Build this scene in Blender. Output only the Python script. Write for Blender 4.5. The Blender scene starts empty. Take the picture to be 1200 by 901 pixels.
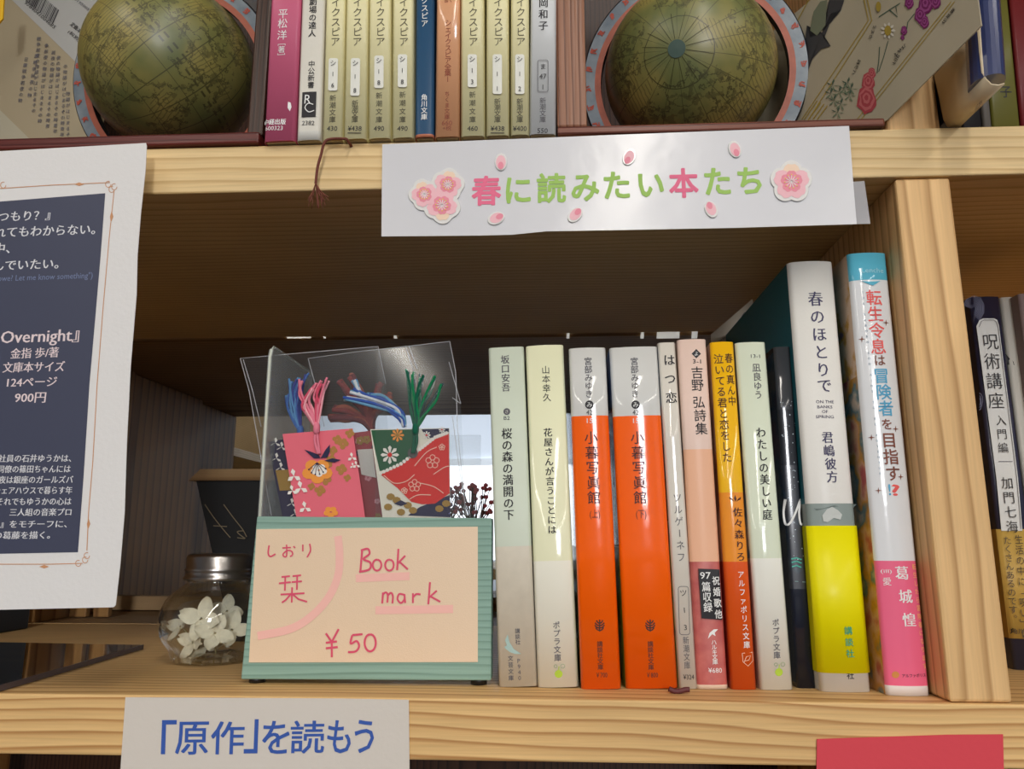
import bpy, bmesh, math, random
from mathutils import Vector, Matrix
random.seed(7)
PI = math.pi
SC = bpy.context.scene
COL = SC.collection

# ------------------------------------------------------------------ camera
YAW, PITCH, CAM, F = 0.05221, 0.19693, Vector((0, -0.3201, 0.06221)), 900.0
cy, sy, cp, sp = math.cos(YAW), math.sin(YAW), math.cos(PITCH), math.sin(PITCH)
FW = Vector((-sy*cp, cy*cp, sp)); RT = Vector((cy, sy, 0)); UP = RT.cross(FW)
cam_d = bpy.data.cameras.new('camera'); cam = bpy.data.objects.new('camera', cam_d); COL.objects.link(cam)
cam.matrix_world = Matrix(((RT.x, UP.x, -FW.x, CAM.x), (RT.y, UP.y, -FW.y, CAM.y), (RT.z, UP.z, -FW.z, CAM.z), (0, 0, 0, 1)))
cam_d.sensor_width = 36; cam_d.lens = F/1200*36; cam_d.clip_start = 0.01; cam_d.clip_end = 60
SC.camera = cam

# ------------------------------------------------------------------ light and exposure
SC.view_settings.view_transform = 'Standard'; SC.view_settings.look = 'None'
SC.view_settings.gamma = 1; SC.view_settings.use_curve_mapping = False
SC.view_settings.exposure = 0.72
SC.cycles.use_denoising = True
SC.cycles.max_bounces = 10; SC.cycles.diffuse_bounces = 4; SC.cycles.transparent_max_bounces = 24
SC.cycles.caustics_reflective = False; SC.cycles.caustics_refractive = False
SC.cycles.sample_clamp_indirect = 4
W = bpy.data.worlds.new('world'); SC.world = W; W.use_nodes = True
W.node_tree.nodes['Background'].inputs[0].default_value = (0.86, 0.92, 1.0, 1)
W.node_tree.nodes['Background'].inputs[1].default_value = 1.4

def area(name, loc, rot, sx, sy_, watts, colr):
    l = bpy.data.lights.new(name, 'AREA'); l.shape = 'RECTANGLE'; l.size = sx; l.size_y = sy_; l.energy = watts; l.color = colr
    o = bpy.data.objects.new(name, l); COL.objects.link(o); o.location = loc; o.rotation_euler = rot
    return o
CEIL = 1.45
for lx, w in ((-1.1, 26), (0.30, 30), (1.5, 26)):        # rows of ceiling tubes running towards the shelf
    area('ceiling_lamp_row', (lx, -3.6, CEIL-0.03), (0, 0, 0), 0.10, 5.6, w, (1.0, 0.94, 0.85))
area('window_daylight', (1.25, -6.9, 0.90), (PI/2, 0, 0), 0.7, 1.1, 75, (0.95, 0.97, 1.0))
area('far_wall_fill', (-0.4, 4.5, CEIL-0.03), (0, 0, 0), 3.0, 0.5, 24, (0.84, 0.92, 1.0))  # added fill that brightens the far wall, no fixture behind it
sl_ = bpy.data.lights.new('slot_fill_spot', 'SPOT'); sl_.energy = 70; sl_.spot_size = math.radians(44); sl_.spot_blend = 0.5; sl_.shadow_soft_size = 0.02
so_ = bpy.data.objects.new('slot_fill_spot', sl_); COL.objects.link(so_); so_.location = (0.0, 0.2590, CEIL-0.04)   # added spot over the slot, only there to light the slips

# ------------------------------------------------------------------ helpers
def ray(px, py): return FW + (px-600)/F*RT + (450.5-py)/F*UP
def atY(px, py, Y):
    d = ray(px, py); return CAM + d*((Y-CAM.y)/d.y)
def atZ(px, py, Z):
    d = ray(px, py); return CAM + d*((Z-CAM.z)/d.z)
def lin(c):
    return tuple(((v/255)/12.92 if v/255 <= 0.04045 else ((v/255+0.055)/1.055)**2.4) for v in c)

class MB:
    def __init__(s): s.v = []; s.f = []; s.m = []; s.sm = []
    def add(s, vs, fs, m=0, smooth=False):
        b = len(s.v); s.v += [Vector(p) for p in vs]
        for f in fs: s.f.append([b+i for i in f]); s.m.append(m); s.sm.append(smooth)
        return s
    def box(s, x0, x1, y0, y1, z0, z1, m=0):
        vs = [(x, y, z) for x in (x0, x1) for y in (y0, y1) for z in (z0, z1)]
        return s.add(vs, [(0, 1, 3, 2), (4, 6, 7, 5), (0, 4, 5, 1), (2, 3, 7, 6), (0, 2, 6, 4), (1, 5, 7, 3)], m)
    def prism(s, pts, off, m=0):
        n = len(pts); a = [Vector(p) for p in pts]; b = [p+Vector(off) for p in a]
        return s.add(a+b, [list(range(n))[::-1], list(range(n, 2*n))]+[(i, (i+1) % n, n+(i+1) % n, n+i) for i in range(n)], m)
    def tube(s, pts, r, n=8, m=0, taper=None):
        pts = [Vector(p) for p in pts]; rings = []
        for i, p in enumerate(pts):
            t = (pts[min(i+1, len(pts)-1)]-pts[max(i-1, 0)]).normalized()
            a = t.cross(Vector((0.13, 1, 0.21))).normalized(); b = t.cross(a)
            rr = r if taper is None else r*taper[i]
            rings.append([p+(a*math.cos(2*PI*k/n)+b*math.sin(2*PI*k/n))*rr for k in range(n)])
        vs = [q for g in rings for q in g]; fs = []
        for i in range(len(pts)-1):
            for k in range(n): fs.append((i*n+k, i*n+(k+1) % n, (i+1)*n+(k+1) % n, (i+1)*n+k))
        fs += [tuple(range(n))[::-1], tuple(range((len(pts)-1)*n, len(pts)*n))]
        return s.add(vs, fs, m, True)
    def lathe(s, c, prof, n=48, m=0, smooth=True):
        c = Vector(c); vs = []; fs = []
        for r, z in prof:
            for k in range(n): vs.append(c+Vector((r*math.cos(2*PI*k/n), r*math.sin(2*PI*k/n), z)))
        for i in range(len(prof)-1):
            for k in range(n): fs.append((i*n+k, i*n+(k+1) % n, (i+1)*n+(k+1) % n, (i+1)*n+k))
        return s.add(vs, fs, m, smooth)

def link(name, mb, mats, parent=None, loc=None, bevel=0.0, solid=0.0):
    """verts are given in world space; the object's origin is loc (or its parent's)"""
    loc = Vector(loc) if loc is not None else Vector((0, 0, 0))
    base = loc + (WL[parent.name] if parent else Vector((0, 0, 0)))
    me = bpy.data.meshes.new(name); me.from_pydata([tuple(p-base) for p in mb.v], [], mb.f)
    for m in (mats if isinstance(mats, (list, tuple)) else [mats]): me.materials.append(m)
    me.polygons.foreach_set('material_index', mb.m); me.polygons.foreach_set('use_smooth', mb.sm)
    me.validate(); me.update()
    o = bpy.data.objects.new(name, me); COL.objects.link(o); o.location = loc; o.parent = parent
    WL[o.name] = base
    if bevel:
        b = o.modifiers.new('bevel', 'BEVEL'); b.width = bevel; b.segments = 2; b.limit_method = 'ANGLE'
    if solid:
        b = o.modifiers.new('solid', 'SOLIDIFY'); b.thickness = solid
    return o
WL = {}
def tag(o, label=None, cat=None, group=None, kind=None):
    if label: o['label'] = label
    if cat: o['category'] = cat
    if group: o['group'] = group
    if kind: o['kind'] = kind
    return o
def thing(name, loc, label, cat, group=None):
    o = bpy.data.objects.new(name, None); COL.objects.link(o); o.location = loc; o.empty_display_size = 0.01
    WL[o.name] = Vector(loc)
    return tag(o, label, cat, group)

# ------------------------------------------------------------------ materials
MC = {}
def mat(name, rgb, rough=0.5, spec=0.5, coat=0.0, metal=0.0, bump=0.0, bscale=300, vary=0.0, vscale=60, alpha=1.0, emit=0, coatr=0.08, wob=0.0):
    key = (name,)
    if key in MC: return MC[key]
    m = bpy.data.materials.new(name); m.use_nodes = True; nt = m.node_tree; b = nt.nodes['Principled BSDF']
    c = lin(rgb); b.inputs['Base Color'].default_value = (*c, 1); b.inputs['Roughness'].default_value = rough
    b.inputs['Specular IOR Level'].default_value = spec; b.inputs['Metallic'].default_value = metal
    b.inputs['Coat Weight'].default_value = coat; b.inputs['Coat Roughness'].default_value = coatr
    tc = nt.nodes.new('ShaderNodeTexCoord')
    if vary:
        n = nt.nodes.new('ShaderNodeTexNoise'); n.inputs['Scale'].default_value = vscale; n.inputs['Detail'].default_value = 5
        nt.links.new(tc.outputs['Object'], n.inputs['Vector'])
        r = nt.nodes.new('ShaderNodeValToRGB')
        r.color_ramp.elements[0].position = 0.3; r.color_ramp.elements[1].position = 0.7
        r.color_ramp.elements[0].color = (*[v*(1-vary) for v in c], 1); r.color_ramp.elements[1].color = (*[min(1, v*(1+vary)) for v in c], 1)
        nt.links.new(n.outputs['Fac'], r.inputs[0]); nt.links.new(r.outputs[0], b.inputs['Base Color'])
    if bump or wob:
        n = nt.nodes.new('ShaderNodeTexNoise'); n.inputs['Scale'].default_value = bscale if bump else 45; n.inputs['Detail'].default_value = 3
        nt.links.new(tc.outputs['Object'], n.inputs['Vector'])
        bp = nt.nodes.new('ShaderNodeBump'); bp.inputs['Strength'].default_value = bump or wob; bp.inputs['Distance'].default_value = 0.0006 if bump else 0.002
        nt.links.new(n.outputs['Fac'], bp.inputs['Height']); nt.links.new(bp.outputs[0], b.inputs['Normal'])
        if wob: nt.links.new(bp.outputs[0], b.inputs['Coat Normal'])
    if emit:
        b.inputs['Emission Color'].default_value = (*c, 1); b.inputs['Emission Strength'].default_value = emit
    MC[key] = m
    return m
def col(rgb, kind='matte'):
    n = '%s_%02x%02x%02x' % (kind, *rgb)
    if kind == 'matte': return mat('paper_'+n, rgb, 0.6, 0.35)
    if kind == 'ink': return mat('print_'+n, rgb, 0.5, 0.3)
    if kind == 'gloss': return mat('jacket_'+n, rgb, 0.5, 0.12, coat=0.85, coatr=0.09, wob=0.10)
    if kind == 'satin': return mat('jacket_'+n, rgb, 0.5, 0.2, coat=0.15, coatr=0.25, bump=0.05, bscale=900)
    if kind == 'yarn': return mat('yarn_'+n, rgb, 0.8, 0.2, bump=0.6, bscale=1500)

def ramp_noise(name, cols, scale=60, rough=0.4, coat=0.0, detail=4, stretch=(1, 1, 1), dist=0.0, kind='noise'):
    """printed art: a noise or cell pattern run through hard colour steps"""
    m = bpy.data.materials.new(name); m.use_nodes = True; nt = m.node_tree; b = nt.nodes['Principled BSDF']
    b.inputs['Roughness'].default_value = rough; b.inputs['Coat Weight'].default_value = coat; b.inputs['Coat Roughness'].default_value = 0.12
    tc = nt.nodes.new('ShaderNodeTexCoord'); mp = nt.nodes.new('ShaderNodeMapping'); mp.inputs['Scale'].default_value = stretch
    nt.links.new(tc.outputs['Object'], mp.inputs[0])
    n = nt.nodes.new('ShaderNodeTexNoise' if kind == 'noise' else 'ShaderNodeTexVoronoi')
    n.inputs['Scale'].default_value = scale
    if kind == 'noise': n.inputs['Detail'].default_value = detail; n.inputs['Distortion'].default_value = dist
    nt.links.new(mp.outputs[0], n.inputs['Vector'])
    r = nt.nodes.new('ShaderNodeValToRGB'); cr = r.color_ramp
    while len(cr.elements) > 1: cr.elements.remove(cr.elements[-1])
    for i, (p, c) in enumerate(cols):
        e = cr.elements[0] if i == 0 else cr.elements.new(p)
        e.position = p; e.color = (*lin(c), 1)
    nt.links.new(n.outputs['Fac'] if kind == 'noise' else n.outputs['Distance'], r.inputs[0]); nt.links.new(r.outputs[0], b.inputs['Base Color'])
    return m

def wood(name, light, dark, axis='X', pitch=0.0045, off=(0.05, 0.045), rough=0.55, warp=0.0035, fine=0.5):
    m = bpy.data.materials.new(name); m.use_nodes = True; nt = m.node_tree; N = nt.nodes; L = nt.links; b = N['Principled BSDF']
    b.inputs['Roughness'].default_value = rough; b.inputs['Specular IOR Level'].default_value = 0.3
    tc = N.new('ShaderNodeTexCoord'); oi = N.new('ShaderNodeObjectInfo')
    ad = N.new('ShaderNodeVectorMath'); ad.operation = 'ADD'
    sc = N.new('ShaderNodeVectorMath'); sc.operation = 'SCALE'; sc.inputs[0].default_value = (3.1, 2.7, 4.3) if axis == 'X' else (2.1, 3.3, 2.9)
    # move each board along its own length only
    sc.inputs[0].default_value = {'X': (5, 0, 0), 'Y': (0, 5, 0), 'Z': (0, 0, 5)}[axis]
    L.new(oi.outputs['Random'], sc.inputs['Scale']); L.new(tc.outputs['Object'], ad.inputs[0]); L.new(sc.outputs[0], ad.inputs[1])
    mp = N.new('ShaderNodeMapping'); mp.inputs['Scale'].default_value = {'X': (3, 14, 14), 'Y': (14, 3, 14), 'Z': (14, 14, 3)}[axis]
    L.new(ad.outputs[0], mp.inputs[0])
    n1 = N.new('ShaderNodeTexNoise'); n1.inputs['Scale'].default_value = 1.0; n1.inputs['Detail'].default_value = 3
    L.new(mp.outputs[0], n1.inputs['Vector'])
    sep = N.new('ShaderNodeSeparateXYZ'); L.new(ad.outputs[0], sep.inputs[0])
    b1, b2 = {'X': (1, 2), 'Y': (0, 2), 'Z': (0, 1)}[axis]
    def math_(op, a, bb=None, c=None):
        q = N.new('ShaderNodeMath'); q.operation = op
        for i, x in enumerate((a, bb, c)):
            if x is None: continue
            if isinstance(x, (int, float)): q.inputs[i].default_value = x
            else: L.new(x, q.inputs[i])
        return q.outputs[0]
    nz = math_('MULTIPLY', math_('SUBTRACT', n1.outputs['Fac'], 0.5), warp*4)
    p = math_('ADD', math_('ADD', sep.outputs[b1], off[0]), nz)
    q = math_('ADD', math_('ADD', sep.outputs[b2], off[1]), nz)
    r = math_('SQRT', math_('ADD', math_('MULTIPLY', p, p), math_('MULTIPLY', q, q)))
    fr = math_('FRACT', math_('DIVIDE', r, pitch))
    cr = N.new('ShaderNodeValToRGB'); e = cr.color_ramp.elements
    e[0].position = 0; e[0].color = (*lin(light), 1); e[1].position = 0.62
    e[1].color = (*lin(tuple(l*0.75+d*0.25 for l, d in zip(light, dark))), 1)
    x = cr.color_ramp.elements.new(0.88); x.color = (*lin(dark), 1); x = cr.color_ramp.elements.new(1.0); x.color = (*lin(light), 1)
    L.new(fr, cr.inputs[0])
    mp2 = N.new('ShaderNodeMapping'); mp2.inputs['Scale'].default_value = {'X': (25, 900, 900), 'Y': (900, 25, 900), 'Z': (900, 900, 25)}[axis]
    L.new(ad.outputs[0], mp2.inputs[0])
    n2 = N.new('ShaderNodeTexNoise'); n2.inputs['Scale'].default_value = 1; n2.inputs['Detail'].default_value = 2; L.new(mp2.outputs[0], n2.inputs['Vector'])
    n3 = N.new('ShaderNodeTexNoise'); n3.inputs['Scale'].default_value = 9; L.new(ad.outputs[0], n3.inputs['Vector'])
    mx = N.new('ShaderNodeMix'); mx.data_type = 'RGBA'; mx.blend_type = 'MULTIPLY'; mx.inputs[0].default_value = fine
    g = math_('ADD', math_('MULTIPLY', n2.outputs['Fac'], 0.6), math_('MULTIPLY', n3.outputs['Fac'], 1.0))
    L.new(cr.outputs[0], mx.inputs[6]); L.new(g, mx.inputs[7]); L.new(mx.outputs[2], b.inputs['Base Color'])
    bp = N.new('ShaderNodeBump'); bp.inputs['Strength'].default_value = 0.25; bp.inputs['Distance'].default_value = 0.0004
    L.new(n2.outputs['Fac'], bp.inputs['Height']); L.new(bp.outputs[0], b.inputs['Normal'])
    return m
M_WX = wood('cedar_long', (238, 198, 136), (186, 134, 78), 'X', 0.0042, (0.030, 0.055))
M_WXU = wood('cedar_upper', (240, 210, 156), (212, 176, 120), 'X', 0.0048, (0.030, -0.19))
M_WXR = wood('cedar_rear_shaded', (176, 144, 104), (124, 92, 58), 'X', 0.005, (-0.35, 0.0))  # rear unit's cedar, darkened to carry the shade inside the bay
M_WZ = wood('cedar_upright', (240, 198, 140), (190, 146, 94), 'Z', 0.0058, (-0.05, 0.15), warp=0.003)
M_WZL = wood('cedar_side_shaded', (176, 132, 78), (120, 82, 44), 'Z', 0.013, (0.48, 0.1))  # cedar of the uprights again, shade of the inner sides put into its colour
M_MAHO = wood('mahogany', (160, 112, 86), (104, 64, 46), 'Z', 0.003, (0.05, 0.05), rough=0.3)
M_MAHOX = wood('mahogany_base', (104, 44, 38), (70, 24, 22), 'X', 0.003, (0.05, -0.2), rough=0.35)
M_MAHOR = wood('mahogany_base_light', (140, 84, 66), (84, 42, 34), 'X', 0.003, (0.05, -0.2), rough=0.3)
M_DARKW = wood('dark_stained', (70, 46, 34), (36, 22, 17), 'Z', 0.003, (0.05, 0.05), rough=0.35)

def clear(name, tint=(1, 1, 1), refl=0.09, rough=0.03, edge=0.5):
    m = bpy.data.materials.new(name); m.use_nodes = True; nt = m.node_tree; N = nt.nodes; L = nt.links
    N.remove(N['Principled BSDF'])
    t = N.new('ShaderNodeBsdfTransparent'); t.inputs[0].default_value = (*tint, 1)
    g = N.new('ShaderNodeBsdfGlossy'); g.inputs['Roughness'].default_value = rough; g.inputs[0].default_value = (1, 1, 1, 1)
    lf = N.new('ShaderNodeLayerWeight'); lf.inputs[0].default_value = 0.5
    lw = N.new('ShaderNodeMath'); lw.operation = 'POWER'; lw.inputs[1].default_value = 4.5; L.new(lf.outputs['Facing'], lw.inputs[0])
    mm = N.new('ShaderNodeMath'); mm.operation = 'MULTIPLY_ADD'; mm.inputs[1].default_value = edge; mm.inputs[2].default_value = refl
    L.new(lw.outputs[0], mm.inputs[0]); mm.use_clamp = True
    x = N.new('ShaderNodeMixShader'); L.new(mm.outputs[0], x.inputs[0]); L.new(t.outputs[0], x.inputs[1]); L.new(g.outputs[0], x.inputs[2])
    L.new(x.outputs[0], N['Material Output'].inputs[0])
    return m
def hazy(name, rgb, amount, rough=0.1):
    """thin clear plastic with a little milkiness"""
    m = clear(name, (0.965, 0.97, 0.97), 0.02, rough, 0.7); nt = m.node_tree; N = nt.nodes; L = nt.links
    out = N['Material Output']; src = out.inputs[0].links[0].from_socket
    d = N.new('ShaderNodeBsdfDiffuse'); d.inputs[0].default_value = (*lin(rgb), 1)
    x = N.new('ShaderNodeMixShader'); x.inputs[0].default_value = amount
    L.new(src, x.inputs[1]); L.new(d.outputs[0], x.inputs[2]); L.new(x.outputs[0], out.inputs[0])
    return m

# ------------------------------------------------------------------ frames: flat or curved printed surfaces
class Fr:
    """plane through O with right U, up V and outward N (towards the viewer)"""
    def __init__(s, O, U, V, prof=None):
        s.O = Vector(O); s.U = Vector(U).normalized(); s.V = Vector(V).normalized(); s.N = s.U.cross(s.V).normalized(); s.prof = prof
    def pt(s, u, v, n=0.0):
        if s.prof: n = n - s.prof(u)
        return s.O+s.U*u+s.V*v+s.N*n
    def uv(s, px, py):
        d = ray(px, py); t = (s.O-CAM).dot(s.N)/d.dot(s.N); P = CAM+d*t-s.O
        return P.dot(s.U), P.dot(s.V)
    def scale(s, px, py):
        a = s.uv(px-2, py); b = s.uv(px+2, py); c = s.uv(px, py-2); d = s.uv(px, py+2)
        return math.hypot(a[0]-b[0], a[1]-b[1])/4, math.hypot(c[0]-d[0], c[1]-d[1])/4

GC = {}
TC = bpy.data.curves.new('glyph_source', 'FONT'); TO = bpy.data.objects.new('glyph_source', TC); COL.objects.link(TO)
TC.resolution_u = 2
def glyph(ch, bold=0.0, serif=False):
    k = (ch, min(0.0, bold))
    if k in GC: return GC[k]
    TC.body = ch; TC.offset = min(0.0, bold)
    bpy.context.view_layer.update()
    me = bpy.data.meshes.new_from_object(TO.evaluated_get(bpy.context.evaluated_depsgraph_get()))
    vs = [(v.co.x, v.co.y) for v in me.vertices]; fs = [tuple(p.vertices) for p in me.polygons]
    bpy.data.meshes.remove(me)
    GC[k] = (vs, fs)
    return GC[k]
def weights(bold, serif):
    """offsets of the strokes laid over each other: a ring for bold, sideways for a heavier upright"""
    if bold > 0.001:
        n = 8 if bold > 0.015 else 4
        o = [(bold*math.cos(2*PI*i/n+0.4), bold*math.sin(2*PI*i/n+0.4)) for i in range(n)]
        return [(a*(1.5 if serif else 1), b_) for a, b_ in o]
    return [(-0.018, 0), (0.018, 0)] if serif else [(0, 0)]

class Ink:
    """lettering and marks on a frame, gathered per name; every name becomes one mesh part"""
    def __init__(s, fr): s.fr = fr; s.p = {}
    def mb(s, name, m):
        if name not in s.p: s.p[name] = (MB(), [])
        mb, ms = s.p[name]
        if m not in ms: ms.append(m)
        return mb, ms.index(m)
    def put(s, name, m, vs, fs, n, rise=0.0):
        mb, i = s.mb(name, m); s.cnt = (getattr(s, 'cnt', 0)+1) % 50
        mb.add([s.fr.pt(u, v, n+s.cnt*2e-6+rise*i_) for i_, (u, v) in enumerate(vs)], fs, i)
    def char(s, name, m, ch, u, v, su, sv, rot=0.0, bold=0.0, serif=False, n=0.00015):
        if ch in ' 　': return
        vs, fs = glyph(ch, bold, serif)
        if not vs: return
        if ord(ch[0]) > 0x2E7F and len(ch) == 1:
            cx, cyy = 0.5, 0.38
        else:
            xs = [a for a, _ in vs]; ys = [b_ for _, b_ in vs]; cx = (min(xs)+max(xs))/2; cyy = (min(ys)+max(ys))/2 if len(ch) == 1 else 0.36
        c_, s_ = math.cos(rot), math.sin(rot)
        for ox, oy in weights(bold, serif):
            o = []
            for x, y in vs:
                x = (x-cx+ox); y = (y-cyy+oy); x, y = x*c_-y*s_, x*s_+y*c_
                o.append((u+x*su, v+y*sv))
            s.put(name, m, o, fs, n)
    def col(s, name, m, text, p0, p1, size, wide=1.0, bold=0.0, serif=False, n=0.00015):
        """a vertical line of characters, first centred at pixel p0, last at p1, size in pixels"""
        k = len(text)
        for i, ch in enumerate(text):
            t = i/(k-1) if k > 1 else 0
            px = p0[0]+(p1[0]-p0[0])*t; py = p0[1]+(p1[1]-p0[1])*t
            u, v = s.fr.uv(px, py); a, b_ = s.fr.scale(px, py)
            rot = -PI/2 if ch in 'ー（）()「」『』[]［］-' else 0
            su, sv = size*wide*a, size*b_
            if ch == '。' or ch == '、': u += su*0.5; v += sv*0.5
            s.char(name, m, ch, u, v, sv if rot else su, su if rot else sv, rot, bold, serif, n)
    def row(s, name, m, text, p0, p1, size, bold=0.0, serif=False, n=0.00015):
        """a horizontal line of text fitted between pixels p0 and p1 (vertical centres), size in pixels"""
        a0 = s.fr.uv(*p0); a1 = s.fr.uv(*p1); sx, sz = s.fr.scale(*p0)
        du, dv = a1[0]-a0[0], a1[1]-a0[1]; Ln = math.hypot(du, dv)
        cjk = any(ord(c) > 0x2E7F for c in text)
        vs, fs = glyph(text, bold, serif)
        xs = [x for x, _ in vs]; x0, x1 = min(xs), max(xs); cyy = 0.38 if cjk else 0.34
        for ox, oy in weights(bold, serif):
            o = []
            for x, y in vs:
                t = (x+ox-x0)/(x1-x0); y = (y-cyy+oy)*size*sz
                o.append((a0[0]+du*t-dv/Ln*y, a0[1]+dv*t+du/Ln*y))
            s.put(name, m, o, fs, n)
    def poly(s, name, m, pts, n=0.0001, px=True):
        """filled outline given in pixels on the surface"""
        o = [s.fr.uv(*p) if px else p for p in pts]
        cx = sum(a for a, _ in o)/len(o); cv = sum(b_ for _, b_ in o)/len(o)
        k = len(o); s.put(name, m, [(cx, cv)]+o, [(0, i+1, (i+1) % k+1) for i in range(k)], n)
    def rect(s, name, m, x0, y0, x1, y1, n=0.0001, cols=8):
        """rectangle by its pixel corners, cut in columns so that it follows a curved spine"""
        xm = (x0+x1)/2; ym = (y0+y1)/2
        u0, _ = s.fr.uv(x0, ym); u1, _ = s.fr.uv(x1, ym); _, v0 = s.fr.uv(xm, y1); _, v1 = s.fr.uv(xm, y0)
        vs = [(u0+(u1-u0)*i/cols, v) for i in range(cols+1) for v in (v0, v1)]
        s.put(name, m, vs, [(2*i, 2*i+2, 2*i+3, 2*i+1) for i in range(cols)], n)
    def disc(s, name, m, x, y, r, n=0.0001, ry=None, k=20):
        s.poly(name, m, [(x+r*math.cos(2*PI*i/k), y+(ry or r)*math.sin(2*PI*i/k)) for i in range(k)], n)
    def line(s, name, m, pts, w, n=0.00012):
        """a flat ribbon along pixel points, w pixels wide"""
        q = [s.fr.uv(*p) for p in pts]; a, _ = s.fr.scale(*pts[0]); h = w*a/2; vs = []
        for i in range(len(q)):
            p0 = q[max(i-1, 0)]; p1 = q[min(i+1, len(q)-1)]; dx, dy = p1[0]-p0[0], p1[1]-p0[1]; l = math.hypot(dx, dy) or 1
            vs += [(q[i][0]-dy/l*h, q[i][1]+dx/l*h), (q[i][0]+dy/l*h, q[i][1]-dx/l*h)]
        s.put(name, m, vs, [(2*i, 2*i+1, 2*i+3, 2*i+2) for i in range(len(q)-1)], n, 1e-6)
    def frame(s, name, m, x0, y0, x1, y1, w, r=2, sk=0.0, n=0.00012):
        p = []
        for cx_, cy_, a0 in ((x1-r, y0+r, -90), (x1-r, y1-r, 0), (x0+r, y1-r, 90), (x0+r, y0+r, 180)):
            for a in (0, 30, 60, 90):
                t = math.radians(a0+a); yy = cy_+r*math.sin(t); p.append((cx_+r*math.cos(t)+sk*(yy-y0), yy))
        p.append(p[0]); s.line(name, m, p, w, n)
    def done(s, parent):
        return [link(k, mb, ms, parent) for k, (mb, ms) in s.p.items()]

INK = col((38, 36, 40), 'ink'); WHT = col((238, 238, 236), 'ink')
GREY = col((92, 90, 96), 'ink')
def curve_pts(pts, k=6):
    """smooth polyline through the points"""
    o = []
    for i in range(len(pts)-1):
        p0 = pts[max(i-1, 0)]; p1 = pts[i]; p2 = pts[i+1]; p3 = pts[min(i+2, len(pts)-1)]
        for j in range(k):
            t = j/k
            o.append(tuple(0.5*((2*b)+(-a+c)*t+(2*a-5*b+4*c-d)*t*t+(-a+3*b-3*c+d)*t**3) for a, b, c, d in zip(p0, p1, p2, p3)))
    o.append(tuple(pts[-1])); return o

# ------------------------------------------------------------------ room
H, T = 0.2171, 0.0229
XL, XR = 0.1518, 0.1752           # the upright right of the middle bay
M_WALL = mat('wall_paint', (150, 152, 158), 0.8, bump=0.1, bscale=200)
M_CEIL = mat('ceiling_board', (222, 228, 238), 0.85, bump=0.1, bscale=150)
M_FLOOR = wood('floor_brown', (58, 44, 34), (40, 30, 24), 'Y', 0.02, (3, 1.3))
def setting(name, mb, m, **k): return tag(link(name, mb, m, **k), kind='structure')
FZ = -1.05
setting('floor', MB().box(-3, 3, -7, 5.5, FZ-0.05, FZ), M_FLOOR)
setting('ceiling', MB().box(-3, 3, -7, 5.5, CEIL, CEIL+0.05), M_CEIL)
setting('wall_left', MB().box(-3.06, -3, -7, 5.5, FZ, CEIL), M_WALL)
setting('wall_right', MB().box(3, 3.06, -7, 5.5, FZ, CEIL), M_WALL)
mb = MB()                                            # wall behind the viewer with a tall window
mb.box(-3, 0.9, -7.06, -7, FZ, CEIL).box(1.6, 3, -7.06, -7, FZ, CEIL).box(0.9, 1.6, -7.06, -7, FZ, 0.3)
setting('wall_front', mb, M_WALL)
mb = MB()                                            # far wall with a wide window low enough to show through the shelf
mb.box(-3, -2.2, 5.5, 5.56, FZ, CEIL).box(1.6, 3, 5.5, 5.56, FZ, CEIL).box(-2.2, 1.6, 5.5, 5.56, FZ, -0.1).box(-2.2, 1.6, 5.5, 5.56, 0.62, CEIL)
setting('wall_back', mb, mat('far_wall_paint', (232, 236, 242), 0.8))
mb = MB()
for x in (-2.2, -1.25, -0.3, 0.65, 1.6): mb.box(x-0.025, x+0.025, 5.46, 5.52, -0.1, 0.62)
mb.box(-2.2, 1.6, 5.46, 5.52, -0.14, -0.1).box(-2.2, 1.6, 5.46, 5.52, 0.6, 0.65)
w1 = tag(bpy.data.objects.new('window_1', None), kind='structure'); COL.objects.link(w1); WL['window_1'] = Vector((0, 0, 0))
link('window_frame', mb, mat('window_frame_paint', (236, 238, 240), 0.5), w1)
link('pane', MB().box(-2.2, 1.6, 5.485, 5.49, -0.1, 0.62), clear('window_glass', refl=0.02), w1)
link('ceiling_beam', MB().box(-3, 3, 3.3, 3.45, CEIL-0.28, CEIL-0.001), M_CEIL)
tag(bpy.data.objects['ceiling_beam'], kind='structure'); bpy.data.objects['ceiling_beam'].name = 'trim_1'

# ------------------------------------------------------------------ the shelf
sh = thing('bookshelf', (0, 0, -T), 'pale cedar open bookshelf whose boards and upright fill the photograph', 'bookshelf')
B = 0.0008
D1 = 0.256
UPZ = H+T
link('shelf_board', MB().box(-0.62, 0.80, 0, D1, -T, 0), M_WX, sh, bevel=B)
link('shelf_board', MB().box(-0.62, 0.80, 0, D1, H, UPZ), M_WXU, sh, bevel=B)
link('upright', MB().box(XL, XR, 0.0015, D1, 0.0002, H-0.0002), M_WZ, sh, bevel=0.0012)
link('upright', MB().box(XL, XR, 0.004, D1, UPZ+0.0002, UPZ+0.30), M_WZ, sh, bevel=0.0012)
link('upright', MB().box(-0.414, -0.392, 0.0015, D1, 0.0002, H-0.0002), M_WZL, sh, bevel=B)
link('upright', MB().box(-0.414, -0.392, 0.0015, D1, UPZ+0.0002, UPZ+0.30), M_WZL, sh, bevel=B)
link('shelf_board', MB().box(-0.62, 0.80, 0, D1, UPZ+0.30, UPZ+0.323), M_WX, sh, bevel=B)
link('shelf_board', MB().box(-0.62, 0.80, 0.0, D1, -0.30, -0.277), M_WX, sh, bevel=B)
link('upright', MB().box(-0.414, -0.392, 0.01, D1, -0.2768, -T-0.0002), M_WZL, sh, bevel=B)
link('upright', MB().box(XL, XR, 0.01, D1, -0.2768, -T-0.0002), M_WZL, sh, bevel=B)
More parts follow.
